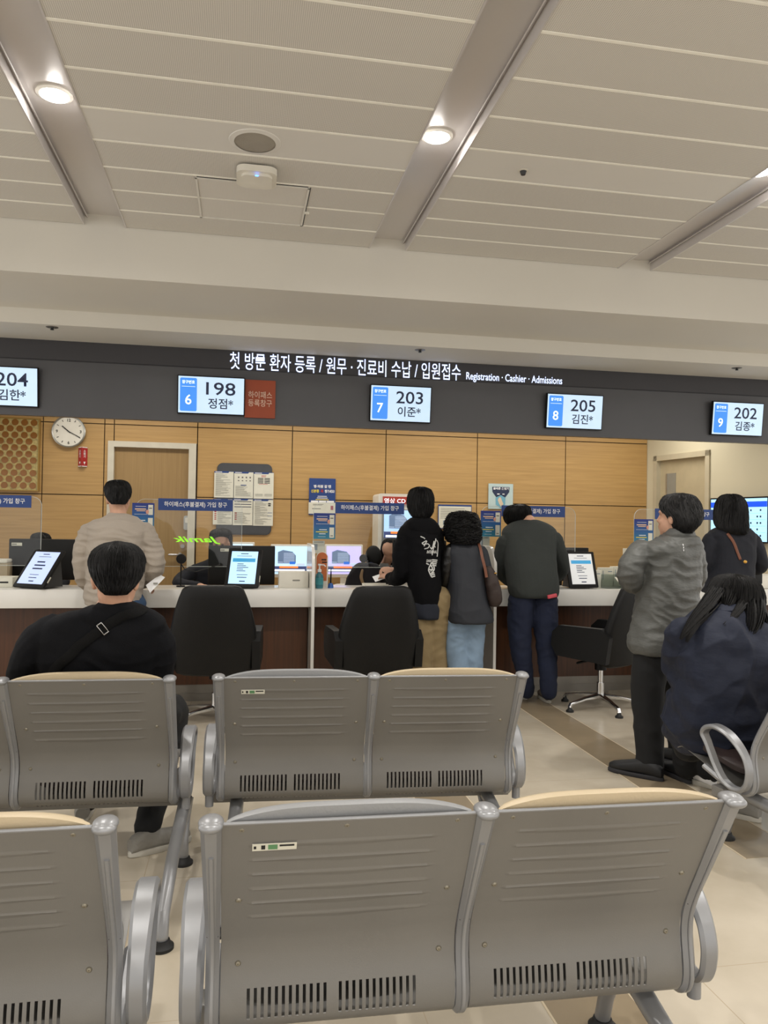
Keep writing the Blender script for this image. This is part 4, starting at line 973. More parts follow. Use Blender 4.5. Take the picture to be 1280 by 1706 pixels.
def hand(mb, wr, d, nrm_, curl=.5, thumb=1, s=1.0):
    """palm, four unequal fingers and a thumb; d = along the hand, nrm_ = back of the hand"""
    d = Vector(d).normalized(); n_ = Vector(nrm_); n_ = (n_ - d*n_.dot(d)).normalized(); w_ = d.cross(n_)*thumb
    R = Matrix((w_, n_, d)).transposed(); wr = Vector(wr)
    mb.ell(wr + d*.045*s, (.038*s, .015*s, .052*s), R, 14, 10); mb.tube([wr - d*.03, wr + d*.02], [.024*s, .026*s], 10)
    for i, (x, L_, r) in enumerate(((.029, .070, .0082), (.010, .078, .0086), (-.009, .073, .0083), (-.027, .058, .0074))):
        p = wr + d*.075*s + w_*x*s; pts = [p - d*.02*s, p]; a = 0
        for j, f in enumerate((.45, .30, .25)):
            a += curl*(.6 + .15*j); p = p + (d*math.cos(a) - n_*math.sin(a))*L_*f*s + w_*x*.05; pts.append(p)
        mb.tube(pts, [r*s, r*s, r*s*.97, r*s*.9, r*s*.8], 8)
    p = wr + d*.02*s + w_*.025*s
    mb.tube([p, p + (d*.6 + w_*.8)*.03*s - n_*.006, p + (d*.85 + w_*.85)*.045*s - n_*.014, p + (d*1.25 + w_*.7)*.055*s - n_*.022], [.013*s, .011*s, .0095*s, .0075*s], 8)
def head_shapes(mb, c, R, s=1.0):
    E_ = lambda p, r: mb.ell(c + R @ (Vector(p)*s), tuple(x*s for x in r), R, 22, 16)
    E_((0, -.012, .022), (.074, .094, .098)); E_((0, .028, -.045), (.058, .060, .072)); E_((0, .060, -.100), (.024, .020, .018))
    E_((0, .045, -.075), (.042, .040, .036)); E_((0, .078, .018), (.045, .014, .014)); E_((.033, .066, -.035), (.018, .018, .018)); E_((-.033, .066, -.035), (.018, .018, .018))
    mb.tube([c + R @ (Vector(p)*s) for p in ((0, .082, .008), (0, .090, -.020), (0, .094, -.032))], [.008*s, .010*s, .0125*s], 10)
    E_((0, .083, -.062), (.023, .010, .005)); E_((0, .081, -.072), (.020, .010, .006))
    for q in (-1, 1): E_((q*.078, -.004, -.018), (.010, .019, .031)); E_((q*.084, -.012, -.008), (.006, .014, .022))
def eyes(root, c, R, s=1.0):
    for q in (-1, 1):
        MB().ell(c + R @ (Vector((q*.031, .077, -.002))*s), (.013*s, .012*s, .009*s), R, 14, 10).build('eye', mat('eye_dark', '#2a211d', .3), root)
def hair(root, rs, n, m=None, length=.35, off=.004, rad=.0028, curl=0, seed=1, flick=.004, hd=None, extra=None, e=1.0, cap=True, lab=None):
    """hair volume from sections plus locks running down its surface"""
    rd = random.Random(seed); m = m or M_hair
    a0 = rs[0]; m0 = (a0[0] + a0[1])/2; wmax = max(r[1] - r[0] for r in rs); w0 = (a0[1] - a0[0])/2
    rs = [(m0 - w0*.35, m0 + w0*.35, a0[2], a0[3], a0[4]*.4), (m0 - w0, m0 + w0, a0[2] + wmax*.022, a0[3], a0[4])] + [(r[0], r[1], r[2] + wmax*.015*(1 - i/len(rs)), r[3], r[4]) for i, r in enumerate(rs[1:], 1)]
    rs = fill(rs, 3); R_ = [ring(r, 1, 36, e) for r in rs]; K = len(R_)
    mb = MB(); mb.rings(R_)
    if extra: 
        for ex in extra: limb(mb, ex, .62)
    vol = blob(mb, 'hair', m, root, .006, 5, (.002, (60, 60, 14), seed))
    if lab: vol['label'] = lab
    me = vol.data; Mi = world_of(root)
    s_ = MB()
    def at_(t, th):
        f = t*(K - 1); i = min(int(f), K - 2); f -= i; g = th % 1*36; j = int(g) % 36; h = g - int(g); k = (j + 1) % 36
        a = R_[i][j].lerp(R_[i][k], h); b = R_[i+1][j].lerp(R_[i+1][k], h); return a.lerp(b, f), (a.lerp(b, f) - sum(R_[i], Vector())/36)
    for _ in range(n):
        th = rd.random(); t0 = rd.random()**.8*.85; L_ = length*rd.uniform(.6, 1.2); pts = []; o_ = off*rd.uniform(.2, 1.3); ph = rd.random()*6; sw_ = rd.uniform(-.02, .02)
        for q in range(6):
            f = q/5; t = min(1, t0 + L_*f); c, out = at_(t, th + sw_*f + (curl*.02*math.sin(ph + f*9) if curl else 0))
            out = out.normalized() if out.length > 1e-6 else Vector((0, 0, 1))
            v = c + out*(-.002 + o_*f + flick*f*f*f) 
            if curl: v += Vector((math.sin(ph + f*8), math.cos(ph + f*7), math.sin(ph*2 + f*9)))*curl*.004
            pts.append(v)
        if (pts[0] - pts[-1]).length < .006: continue
        s_.tube(pts, [rad*.6, rad, rad, rad*.8, rad*.5, rad*.15], 4, rnd=False)
    for ex in (extra or ()):
        V, R = path(ex)
        for _ in range(int(60 + 1400*max(R))):
            a = rd.random()*2*PI; ro = rd.random()**.5; ph = rd.random()*6; k0 = rd.uniform(-.1, .12); pts = []
            for i, (v, r) in enumerate(zip(V, R)):
                f = i/(len(V) - 1); tt = (V[min(i+1, len(V)-1)] - V[max(i-1, 0)]).normalized(); u_ = tt.cross(V3(0, 1, .2)).normalized(); w2 = tt.cross(u_)
                aa = a + f*.5*math.sin(ph); pts.append(v + (u_*math.cos(aa) + w2*math.sin(aa))*(r*ro*(1.05 if f < .9 else 1.3)) + tt*k0*.1*f)
            P2 = []
            for i in range(len(pts) - 1):
                for q in range(3): P2.append(pts[i].lerp(pts[i+1], q/3))
            P2.append(pts[-1]); 
            for _k in range(2): P2 = [P2[0]] + [(x_ + 2*y_ + z_)/4 for x_, y_, z_ in zip(P2, P2[1:], P2[2:])] + [P2[-1]]
            s_.tube(P2, [rad*.9*(1 - .8*(i/(len(P2) - 1))**2) for i in range(len(P2))], 4, rnd=False)
    o = s_.build('hair_locks', m, vol if False else root); o['kind'] = 'stuff'
    o.parent = vol; return vol
def shoe(root, heel, toe, m, sole, h=.075, name='shoe'):
    heel = Vector(heel); toe = Vector(toe); d = (toe - heel); L_ = d.length; d.normalize(); sd = Vector((-d.y, d.x, 0)); z = Vector((0, 0, 1))
    rs = []
    for f, w_, hh in ((0, .026, .055), (.06, .034, .068), (.25, .036, h + .012), (.42, .037, h), (.60, .044, h*.80), (.80, .046, .052), (.93, .036, .042), (1, .016, .030)):
        c = heel + d*L_*f; rs.append([c + sd*a + z*(.018 + hh/2 + b) for a, b in sup(w_, hh/2, 20, .8)])
    o = MB().rings(rs).build(name, m, root)
    pts = []
    rs = []
    for zz, k in ((0, .96), (.004, 1.03), (.020, 1.03), (.026, .98)):
        rr_ = []
        for q in range(28):
            a = 2*PI*q/28; f = .5 + .5*math.cos(a); w_ = .043 + .008*f - .012*(1 - f)
            rr_.append(heel + d*(L_*(.5 + .515*math.cos(a)*k)) + sd*(math.copysign(abs(math.sin(a))**.7, math.sin(a))*w_*k) + z*zz)
        rs.append(rr_)
    MB().rings(rs).build('sole', sole, o if False else root).parent = o
    return o
def Rz(a, p=0, r=0): return Matrix.Rotation(math.radians(a), 3, 'Z') @ Matrix.Rotation(math.radians(p), 3, 'X') @ Matrix.Rotation(math.radians(r), 3, 'Y')
def V3(*a): return Vector(a)

def person(label, base, head, hairspec, top, topm, sleeves, legs, legm, shoes=None, hands=(), neckr=.052, neck=None, topname='jacket', top_cr=(.004, (9, 9, 16), 1), leg_cr=(.008, (9, 9, 15), 2), inner=.68, skin=None, legname='trousers', rot=0, hips=None, face=False, forearms=(), subs=2, squeeze=.15):
    root = thing('person', label, 'person', base, world=True)
    skin = skin or M_skin
    (hx, hy, hY), hr, hs = head; c = P(hx, hy, Y=hY)
    b = MB(); head_shapes(b, c, hr, hs)
    topf = fill(top, subs)
    tr0 = ring(topf[0]); nb = sum(tr0, Vector())/len(tr0)
    c2 = c + hr @ Vector((0, -.022, -.05))*hs
    tr3 = ring(topf[min(5, len(topf)-1)]); nb2 = sum(tr3, Vector())/len(tr3)
    b.tube([c2, c2.lerp(nb, .6), nb, nb2], [neckr*.98, neckr, neckr*1.08, neckr*1.2], 16)
    loft(b, topf[3:], inner)
    for s in sleeves: limb(b, s, .62)
    for s in legs: limb(b, s, .72)
    for fa in forearms: limb(b, fa)
    for h_ in hands: hand(b, *h_)
    blob(b, 'body', skin, root, .006, 3)
    if face: eyes(root, c, hr, hs)
    if hairspec: hair(root, **hairspec)
    sh = []
    y0 = topf[0][2]; hgt = topf[-1][2] - y0
    for r in topf:
        f = (r[2] - y0)/hgt; k = 1 - squeeze*max(0, min(1, (f - .14)/.12))*(1 - .75*max(0, min(1, (f - .6)/.3)))
        m_ = (r[0] + r[1])/2; w2 = (r[1] - r[0])/2*k; sh.append((m_ - w2, m_ + w2) + tuple(r[2:]))
    g = MB(); loft(g, sh)
    for s in sleeves: limb(g, s)
    tp = blob(g, topname, topm, root, .007, 2, top_cr)
    g = MB()
    for s in legs: limb(g, s, 1, 18)
    if hips: loft(g, fill(hips, 2))
    lg = blob(g, legname, legm, root, .009, 5, leg_cr)
    for sh in (shoes or ()): shoe(root, *sh)
    return root, tp, lg
def drape(root, src, pts, w_, m, name, off=.004, th=.003, up=None):
    """strap lying on a garment: points projected on it"""
    bv = BVHTree.FromPolygons([v.co.copy() for v in src.data.vertices], [tuple(p.vertices) for p in src.data.polygons]); Mi = world_of(root).inverted()
    out = []; ns = []
    for i in range(len(pts) - 1):
        for q in range(6):
            p = Mi @ (pts[i].lerp(pts[i+1], q/6)); r = bv.find_nearest(p); n_ = r[1]
            out.append(r[0] + n_*off); ns.append(n_)
    for _ in range(3):
        out = [out[0]] + [(a + 2*b_ + c)/4 for a, b_, c in zip(out, out[1:], out[2:])] + [out[-1]]
    wd = []
    for i in range(len(out)):
        t = (out[min(i+1, len(out)-1)] - out[max(i-1, 0)]).normalized(); wd.append(t.cross(ns[i]))
    mb = MB(); mb.ribbon(out, w_, th, wdir=wd)
    o = MB(); o.bm = mb.bm
    me = D.meshes.new(name); bmesh.ops.recalc_face_normals(mb.bm, faces=mb.bm.faces)
    for f in mb.bm.faces: f.smooth = True
    mb.bm.to_mesh(me); mb.bm.free(); me.materials.append(m); ob = D.objects.new(name, me); C.objects.link(ob); ob.parent = root
    return ob, out, ns
def print_on(root, src, ob, off=.002):
    """lay flat lettering (already placed, facing -y) on the garment behind it"""
    bv = BVHTree.FromPolygons([v.co.copy() for v in src.data.vertices], [tuple(p.vertices) for p in src.data.polygons])
    for v in ob.data.vertices:
        r = bv.ray_cast(v.co + Vector((0, -.5, 0)), Vector((0, 1, 0)))
        if r[0] is not None: v.co = r[0] + Vector((0, -off, 0))

M_sh_black = mat('black_shoe', '#17181a', .6); M_sole_w = mat('pale_sole', '#b9b5aa', .6); M_sole_b = mat('dark_sole', '#26262a', .6); M_sh_grey = mat('grey_shoe', '#8d8a83', .7, bump=(60, .3)); M_sh_tan = mat('taupe_shoe', '#7a6f64', .7)
M_bk_knit = mat('black_cotton', '#0b0c10', .85, bump=(300, .25), var=(6, .1), spec=.2)
M_beigej = mat('beige_jacket_cloth', '#a0968a', .8, bump=(14, .5, (1, 1, 2)), var=(5, .04))
M_jean = mat('blue_jeans', '#2b4463', .85, bump=(300, .3), var=(12, .15)); M_jeand = mat('dark_indigo_jeans', '#0d1730', .85, bump=(300, .3), var=(10, .12)); M_jeanl = mat('light_blue_jeans', '#7c92a8', .85, bump=(300, .3), var=(12, .1))
M_hood = mat('black_hoodie_cloth', '#07070a', .9, spec=.2, bump=(300, .2), var=(6, .1)); M_khaki = mat('khaki_cotton', '#82704f', .85, bump=(20, .3), var=(8, .06))
M_slate = mat('dark_slate_cloth', '#22252c', .7, bump=(30, .15), var=(6, .05)); M_green = mat('dark_green_knit', '#303432', .95, bump=(260, .35), var=(6, .05))
M_gjack = mat('grey_windbreaker', '#595a57', .5, bump=(12, .9, (1, 1, 2.4)), var=(5, .04), spec=.4); M_blktr = mat('black_trouser_cloth', '#0d0e10', .85, var=(6, .1))
M_navy = mat('navy_knit', '#11141e', .85, bump=(260, .3), var=(6, .06)); M_navyc = mat('navy_cotton_shirt', '#0e172c', .75, bump=(10, .8, (1, 1, 1.8)), var=(5, .07)); M_hairg = mat('greying_black_hair', '#181717', .5, spec=.3, bump=(120, .5, (1, 1, .2)), var=(60, .5))

def std_legs(xc, Y, hz, sp=.10, r=(.095, .07, .058), lean=0, ank=.07, yk=0):
    out = []
    for s in (-1, 1):
        out.append([(V3(xc + s*sp*.85, Y, hz), r[0]), (V3(xc + s*sp, Y + .02 + yk, hz*.55), r[1]), (V3(xc + s*sp, Y, ank + .02), r[2])])
    return out
def std_hips(xc, Y, hz, hw=.17): 
    return [[V3(xc + a, Y + b, hz + zz) for a, b in sup(hw*k, .12*k, 28, .8)] for zz, k in ((.10, .92), (.05, .98), (-.02, 1.0), (-.09, .9))]

# 1 man in black sitting on the left bench
r1 = person('person in a black top with a crossbody strap sitting on the left bench', (-.45, 3.45, 0),
    ((194, 962, 3.15), Rz(-18, -8), 1.08),
    dict(rs=[(186, 206, 901.5, 3.14, .03), (170, 224, 906, 3.14, .07), (155, 236, 917, 3.14, .095), (149, 241, 931, 3.14, .108), (150, 240, 944, 3.13, .106), (153, 237, 956, 3.12, .10), (158, 231, 967, 3.11, .085), (164, 224, 976, 3.09, .07), (170, 217, 984, 3.08, .055), (177, 210, 990, 3.08, .04)], n=2200, length=.34, off=.006, rad=.0028, seed=2, flick=.001),
    [(166, 219, 1003, 3.145, .062), (158, 228, 1008, 3.155, .075), (118, 258, 1019, 3.17, .09), (78, 275, 1034, 3.19, .10), (58, 280, 1056, 3.20, .105), (56, 276, 1090, 3.22, .11), (62, 270, 1140, 3.28, .115), (66, 266, 1200, 3.36, .12), (60, 262, 1262, 3.45, .12)], M_bk_knit,
    [[(86, 1052, 3.20, .066), (54, 1082, 3.23, .070), (38, 1140, 3.30, .064)], [(254, 1052, 3.20, .064), (266, 1085, 3.23, .066), (262, 1140, 3.30, .060)]],
    [[(V3(-.50, 3.48, .49), .085), (V3(-.36, 3.70, .50), .08), (V3(-.30, 3.88, .49), .07), (V3(-.33, 3.72, .28), .06), (V3(-.37, 3.47, .10), .055)], [(V3(-.62, 3.48, .49), .085), (V3(-.66, 3.70, .50), .08), (V3(-.68, 3.92, .49), .07), (V3(-.68, 3.90, .28), .06), (V3(-.68, 3.86, .10), .055)]], M_blktr,
    [((-.43, 3.40, 0), (-.20, 3.55, 0), M_sh_grey, M_sole_w), ((-.70, 3.80, 0), (-.72, 4.08, 0), M_sh_grey, M_sole_w)],
    hands=[(V3(-.72, 3.62, .62), (.5, .8, -.1), (0, .1, 1), .5, 1), (V3(-.34, 3.62, .60), (-.5, .8, -.1), (0, .1, 1), .5, -1)],
    forearms=[[(38, 1140, 3.30, .045), (V3(-.76, 3.48, .64), .04), (V3(-.72, 3.62, .62), .028)], [(262, 1140, 3.30, .045), (V3(-.30, 3.50, .62), .04), (V3(-.34, 3.62, .60), .028)]],
    topname='shirt', neckr=.058, top_cr=(.006, (6, 6, 11), 3), squeeze=.05)
st, o1, n1 = drape(r1[0], r1[1], [P(243, 1008, Y=3.12), P(232, 1016, Y=3.06), P(205, 1030, Y=3.06), P(180, 1043, Y=3.05), P(150, 1065, Y=3.05), P(125, 1085, Y=3.06), P(95, 1112, Y=3.08), P(70, 1140, Y=3.12), P(50, 1170, Y=3.2)], .038, mat('black_webbing', '#070708', .7, spec=.2, bump=(400, .5)), 'crossbody_strap', .005)
mid = P(161, 1054, Y=3.0); loc = min(range(len(o1)), key=lambda i: (world_of(r1[0]) @ o1[i] - mid).length)
tv = (o1[loc+1] - o1[loc-1]).normalized(); nv = n1[loc]; Rm = Matrix((tv.cross(nv), tv, nv)).transposed()
s_ = MB()
for a, b in (((-.024, -.009, 0), (.024, -.006, .003)), ((-.024, .012, 0), (.024, .015, .003)), ((-.024, -.009, 0), (-.020, .015, .003)), ((.020, -.009, 0), (.024, .015, .003))): s_.box(a, b, .001)
bk = s_.build('strap_buckle', M_chrome, None, loc=None); bk.parent = r1[0]; bk.matrix_local = Matrix.Translation(o1[loc] + nv*.003) @ Rm.to_4x4()

# 2 man in the beige jacket
bx = P(193, 1000, Y=5.70).x
r2 = person('person in a beige padded jacket standing at the counter holding papers', (bx, 5.68, 0),
    ((198, 830, 5.70), Rz(-22, -10), 1.0),
    dict(rs=[(188, 207, 799.5, 5.69, .04), (179, 214, 803, 5.69, .07), (174.5, 218.5, 811, 5.69, .098), (174, 219, 820, 5.69, .098), (176.5, 217, 828, 5.67, .085), (181, 213, 835, 5.65, .065), (186, 208, 840, 5.63, .045)], n=900, length=.22, off=.003, rad=.003, seed=5, flick=.002),
    [(181, 213, 854, 5.68, .06), (174, 222, 859, 5.68, .075), (158, 238, 867, 5.68, .10), (144, 249, 878, 5.68, .125), (137, 254, 896, 5.68, .135), (136, 253, 930, 5.68, .14), (138, 247, 965, 5.68, .14), (138, 240, 990, 5.68, .135), (141, 237, 1004, 5.68, .125), (146, 233, 1010, 5.68, .11)], M_beigej,
    [[(150, 888, 5.68, .075), (139, 925, 5.70, .070), (140, 960, 5.74, .062), (160, 985, 5.90, .05)], [(240, 886, 5.68, .075), (254, 915, 5.68, .072), (259, 942, 5.68, .066), (250, 962, 5.78, .058), (240, 970, 5.86, .048)]],
    std_legs(bx + .02, 5.68, .84, .10, (.10, .08, .07)), M_jean,
    [((bx - .12, 5.60, 0), (bx - .14, 5.87, 0), M_sh_black, M_sole_w), ((bx + .12, 5.60, 0), (bx + .14, 5.87, 0), M_sh_black, M_sole_w)],
    hands=[(P(243, 972, Y=5.88), (.3, .5, -.2), (.6, -.3, .6), .8, -1), (P(165, 985, Y=5.92), (.5, .4, 0), (0, 0, 1), .6, 1)], top_cr=(.009, (5, 5, 20), 6))
t = thing('paper_sheet', 'folded white papers in the hand of the man in the beige jacket', 'paper', P(258, 972, Y=5.66))
a = [P(243, 975, Y=5.68), P(266, 957, Y=5.68), P(275, 962, Y=5.68), P(250, 988, Y=5.66)]; o_ = t.location
MB().rings([[p - o_ for p in a], [p - o_ + V3(.0, .004, 0) for p in a]]).build('sheet', M_wht, t, smooth=False)
bars(t, [(-.01, .02, .0, .012)], M_inkg, -.002)

# 3 clerk hidden by the left monitor
def clerk(label, px, Y, hairrs, toprs, head, m, face=False, n=500, extra=None, sleeves=None, length=.3, hands=(), sy=0):
    x = P(px, 900, Y=Y).x
    sl = sleeves or [[(V3(x - .17, Y, 1.02), .055), (V3(x - .22, Y - .08, .86), .05), (V3(x - .12, Y - .22, .78), .04)], [(V3(x + .17, Y, 1.02), .055), (V3(x + .22, Y - .08, .86), .05), (V3(x + .12, Y - .22, .78), .04)]]
    return person(label, (x, Y, 0), head, dict(rs=hairrs, n=n, length=length, off=.004, rad=.003, seed=int(px), extra=extra), toprs, m, sl,
        [[(V3(x - .09, Y + .05, .50), .08), (V3(x - .10, Y - .0, .50), .075), (V3(x - .10, Y + .02, .25), .055), (V3(x - .10, Y + .03, .09), .045)], [(V3(x + .09, Y + .05, .50), .08), (V3(x + .10, Y - .0, .50), .075), (V3(x + .10, Y + .02, .25), .055), (V3(x + .10, Y + .03, .09), .045)]], M_blktr,
        [((x - .1, Y + .08, 0), (x - .1, Y - .15, 0), M_sh_black, M_sole_b), ((x + .1, Y + .08, 0), (x + .1, Y - .15, 0), M_sh_black, M_sole_b)], face=face, hands=hands, neckr=.045)
def trs(px, Y, yb=912, w=1.0):
    k = w; return [(px - 8, px + 8, yb, Y, .05), (px - 16*k, px + 16*k, yb + 6, Y, .075), (px - 33*k, px + 33*k, yb + 14, Y, .10), (px - 38*k, px + 38*k, yb + 26, Y, .11), (px - 36*k, px + 36*k, yb + 50, Y, .11), (px - 34*k, px + 34*k, yb + 85, Y, .11), (px - 34*k, px + 34*k, yb + 110, Y, .12)]
clerk('person almost hidden behind the left black monitor with only dark hair showing', 68, 7.32, [(62, 74, 887, 7.32, .04), (54, 81, 890, 7.32, .07), (51, 85, 898, 7.32, .095), (50, 86, 910, 7.34, .1), (50, 86, 922, 7.36, .09), (54, 82, 930, 7.38, .07)], trs(68, 7.34, 934, .8), ((68, 912, 7.3), Rz(180, -12), .95), M_navy, face=True)
# 4 clerk with the parted hair
r4 = clerk('person with parted black hair looking down behind the black monitor and tablet', 368, 7.30,
    [(362, 376, 880, 7.31, .05), (354, 383, 883, 7.31, .085), (350, 386, 888, 7.31, .105), (349, 387, 893, 7.33, .10), (349, 387, 900, 7.37, .08), (349, 386, 915, 7.39, .07), (350, 386, 930, 7.40, .06)],
    [(358, 380, 926, 7.34, .05), (345, 390, 933, 7.33, .075), (322, 404, 942, 7.32, .10), (312, 408, 952, 7.32, .12), (316, 404, 975, 7.33, .12), (330, 400, 1010, 7.35, .12), (335, 400, 1040, 7.36, .12)],
    ((369, 905, 7.30), Rz(168, -10), .90), M_navy, face=True,
    extra=[[(356, 888, 7.30, .022), (351, 900, 7.26, .016), (352, 915, 7.25, .012)], [(378, 887, 7.29, .016), (385, 898, 7.25, .011), (386, 912, 7.24, .009)]],
    sleeves=[[(328, 952, 7.30, .07), (306, 962, 7.22, .062), (298, 972, 7.12, .05), (330, 976, 7.02, .036)], [(398, 955, 7.3, .06), (408, 970, 7.2, .055), (395, 980, 7.05, .035)]], hands=[(P(332, 976, Y=7.0), (.6, -.4, 0), (0, 0, 1), .4, -1)])
# 5 clerk in profile behind the hoodie man
r5 = clerk('person in navy seen from the side between the headrest and the man in the hoodie', 652, 7.12,
    [(646, 660, 897, 7.14, .04), (640, 666, 900, 7.15, .07), (636, 668, 908, 7.16, .09), (635, 666, 920, 7.18, .09), (635, 656, 932, 7.20, .07), (637, 652, 941, 7.22, .05)],
    trs(642, 7.2, 942, .8), ((653, 918, 7.13), Rz(-80, -12), .93), mat('clerk_navy', '#1a2340', .8), face=True)
# staff chair with headrest and a jacket over it
q = P(623, 927, Y=7.12)
t = thing('staff_chair', 'black staff chair with a rounded headrest behind the counter', 'office chair', (q.x, 7.12, 0), math.radians(-35))
hz = q.z
blob(MB().ell((0, -.01, hz), (.085, .035, .105)).ell((0, .0, hz - .02), (.08, .03, .09)), 'headrest', M_blackl, t, .008, 3, world=False)
MB().box((-.22, -.02, .48), (.22, .03, .98), .03).build('backrest', M_blackl, t); MB().tube([(0, 0.02, .45), (0, .06, .8), (0, .02, hz)], .018).build('spine', M_black, t)
MB().box((-.23, -.0, .42), (.23, .08, .49), .03).build('seat', M_blackl, t); MB().cyl((0, .04, .06), (0, .04, .42), .025).build('column', M_chrome, t)
s_ = MB()
for k in range(5): a = math.radians(72*k + 18); s_.ribbon([(0, .04, .09), (.28*math.cos(a), .04 + .22*math.sin(a), .05), (.29*math.cos(a), .04 + .23*math.sin(a), .0)], .04, .03, wdir=(-math.sin(a), math.cos(a), 0))
s_.build('star_base', M_black, t)
q2 = P(607, 932, Y=6.94)
MB().lathe((q2.x - q.x + .04, -.06, q2.z), [(.001, -.012), (.036, -.012), (.04, 0), (.036, .012), (.001, .012)], 24, R90).build('tilt_knob', M_black, t)
t = thing('jacket', 'black jacket with a tan lining hanging over the staff chair', 'jacket', (q.x, 6.98, 0), world=True)
g = MB(); loft(g, fill([(598, 626, 938, 6.98, .03), (588, 634, 945, 6.98, .04), (581, 634, 958, 6.98, .045), (574, 634, 975, 6.98, .045), (568, 636, 1000, 6.98, .045)], 2))
blob(g, 'jacket_shell', mat('black_wool', '#14141a', .85), t, .008, 4, (.006, (9, 9, 6), 4))
limb(MB(), [(0, 0, 1, 1), (0, 0, 1, 1)]) if False else None
g = MB(); limb(g, [(604, 950, 6.94, .012), (602, 962, 6.935, .016), (606, 975, 6.935, .014)]); blob(g, 'lining', mat('tan_lining', '#8c7658', .7), t, .005, 2)

# 6 man in the hoodie
bx = P(716, 1060, Y=5.76).x
r6 = person('person in a black hoodie with white back print and khaki trousers at the counter', (bx, 5.76, 0),
    ((701, 838, 5.74), Rz(22, -8), 1.0),
    dict(rs=[(694, 709, 811, 5.73, .04), (686, 717, 815, 5.73, .075), (681, 721, 824, 5.73, .098), (679.5, 722, 838, 5.73, .10), (682, 721, 850, 5.71, .09), (687, 717, 859, 5.69, .065), (691, 712, 864, 5.69, .05)], n=1100, length=.28, off=.007, rad=.003, seed=8, flick=.005),
    [(688, 713, 863, 5.73, .066), (680, 722, 867, 5.72, .09), (673, 731, 875, 5.73, .11), (668, 733, 890, 5.74, .125), (668, 736, 915, 5.75, .135), (672, 737, 950, 5.76, .14), (682, 735, 985, 5.76, .14), (688, 734, 1004, 5.76, .13), (690, 733, 1010, 5.76, .12)], M_hood,
    [[(679, 890, 5.74, .075), (671, 925, 5.76, .078), (672, 952, 5.78, .075), (660, 964, 5.92, .058), (651, 962, 6.02, .045)], [(724, 890, 5.76, .068), (732, 930, 5.80, .065), (734, 965, 5.86, .058), (722, 978, 6.0, .045)]],
    [[(V3(bx - .03, 5.80, .84), .105), (P(702, 1070, Y=5.74), .095), (P(700, 1112, Y=5.72), .092), (P(699, 1150, Y=5.7), .08)], [(V3(bx + .07, 5.74, .84), .105), (P(724, 1070, Y=5.76), .09), (P(727, 1112, Y=5.76), .09), (P(728, 1155, Y=5.76), .08)]], M_khaki,
    [(P(700, 1170, Z=0) - V3(0, .0, 0), P(700, 1170, Z=0) + V3(-.06, .25, 0), M_sh_black, M_sole_w), (P(728, 1170, Z=0), P(728, 1170, Z=0) + V3(-.03, .25, 0), M_sh_black, M_sole_w)],
    hands=[(P(650, 961, Y=6.04), (-.35, .4, .05), (-.2, -.4, .8), .7, 1, .95), (P(655, 950, Y=6.10), (-.7, .1, .05), (0, -.6, .6), .8, -1, .9)], topname='hoodie', top_cr=(.005, (7, 7, 12), 9))
R6 = r6[0]
g = MB(); loft(g, fill([(686, 716, 862, 5.70, .06), (679, 724, 867, 5.69, .075), (677, 730, 877, 5.68, .075), (681, 730, 890, 5.68, .06), (690, 724, 897, 5.68, .035)], 2)); hd_ = blob(g, 'hood', M_hood, R6, .008, 5, (.004, (8, 8, 14), 5))
g = MB(); loft(g, fill([(689, 732, 1000, 5.76, .125), (687, 734, 1010, 5.76, .135), (688, 733, 1024, 5.76, .135), (690, 732, 1030, 5.76, .125)], 2)); blob(g, 'undershirt', mat('dark_navy_shirt', '#171c28', .85), R6, .008, 4, (.004, (8, 8, 10), 6))
M_print = mat('white_back_print', '#c9c9c6', .8); L6 = world_of(R6).inverted()
def back_text(body, xl, yt, xr, yb, bold=.02, shear=0):
    x0, z0, x1, z1 = pbox(xl, yt, xr, yb, 5.62); c = L6 @ V3((x0+x1)/2, 5.62, (z0+z1)/2)
    o = text(body, 'back_print', M_print, R6, c.x, c.y, c.z, x1 - x0, z1 - z0, bold, shear=shear); print_on(R6, r6[1], o)
back_text('INTERNAL', 711, 917, 729, 922, .03, .3); back_text('DARK', 710.5, 932, 720, 936.5, .03, .3)
def strokes(lst, r=.004):
    s_ = MB()
    for st_ in lst:
        V = [P(a, b, Y=5.60) for a, b in st_]; W_ = [v.copy() for v in V]
        bv = BVHTree.FromPolygons([v.co.copy() for v in r6[1].data.vertices], [tuple(p.vertices) for p in r6[1].data.polygons]); Q = []
        for i in range(len(V) - 1):
            for q in range(4):
                p = L6 @ V[i].lerp(V[i+1], q/4); h_ = bv.ray_cast(p + V3(0, -.4, 0), V3(0, 1, 0)); Q.append(world_of(R6) @ ((h_[0] if h_[0] is not None else p) + V3(0, -.002, 0)))
        s_.tube(Q, r, 5, flat=.4, up=(0, 1, 0))
    return s_.build('back_print', M_print, R6)
strokes([[(702, 894), (707, 896), (709, 898)], [(711, 901), (704, 905), (706, 907), (714, 906), (717, 909), (714, 913), (707, 915)], [(712, 902), (706, 912)], [(728, 898), (727, 905), (724, 912), (722, 920), (721, 926)], [(725, 902), (722, 912), (719, 916)], [(731, 901), (733, 905), (732, 918), (730, 930)], [(729, 900), (724, 908), (728, 913)], [(718, 912), (720, 915), (726, 910)]])
strokes([[(722, 933), (733, 934)], [(722, 936), (732, 937)], [(712, 939), (716, 941)], [(721, 939), (731, 940)], [(722, 942), (730, 943)], [(720, 938), (716, 946), (715, 950), (717, 955), (720, 961), (722, 962)], [(722, 938), (725, 946), (725, 950)], [(716, 949), (725, 950), (719, 956), (726, 954)], [(720, 958), (727, 957)], [(722, 961), (727, 960)], [(719, 942), (722, 947), (718, 953)]], .005)
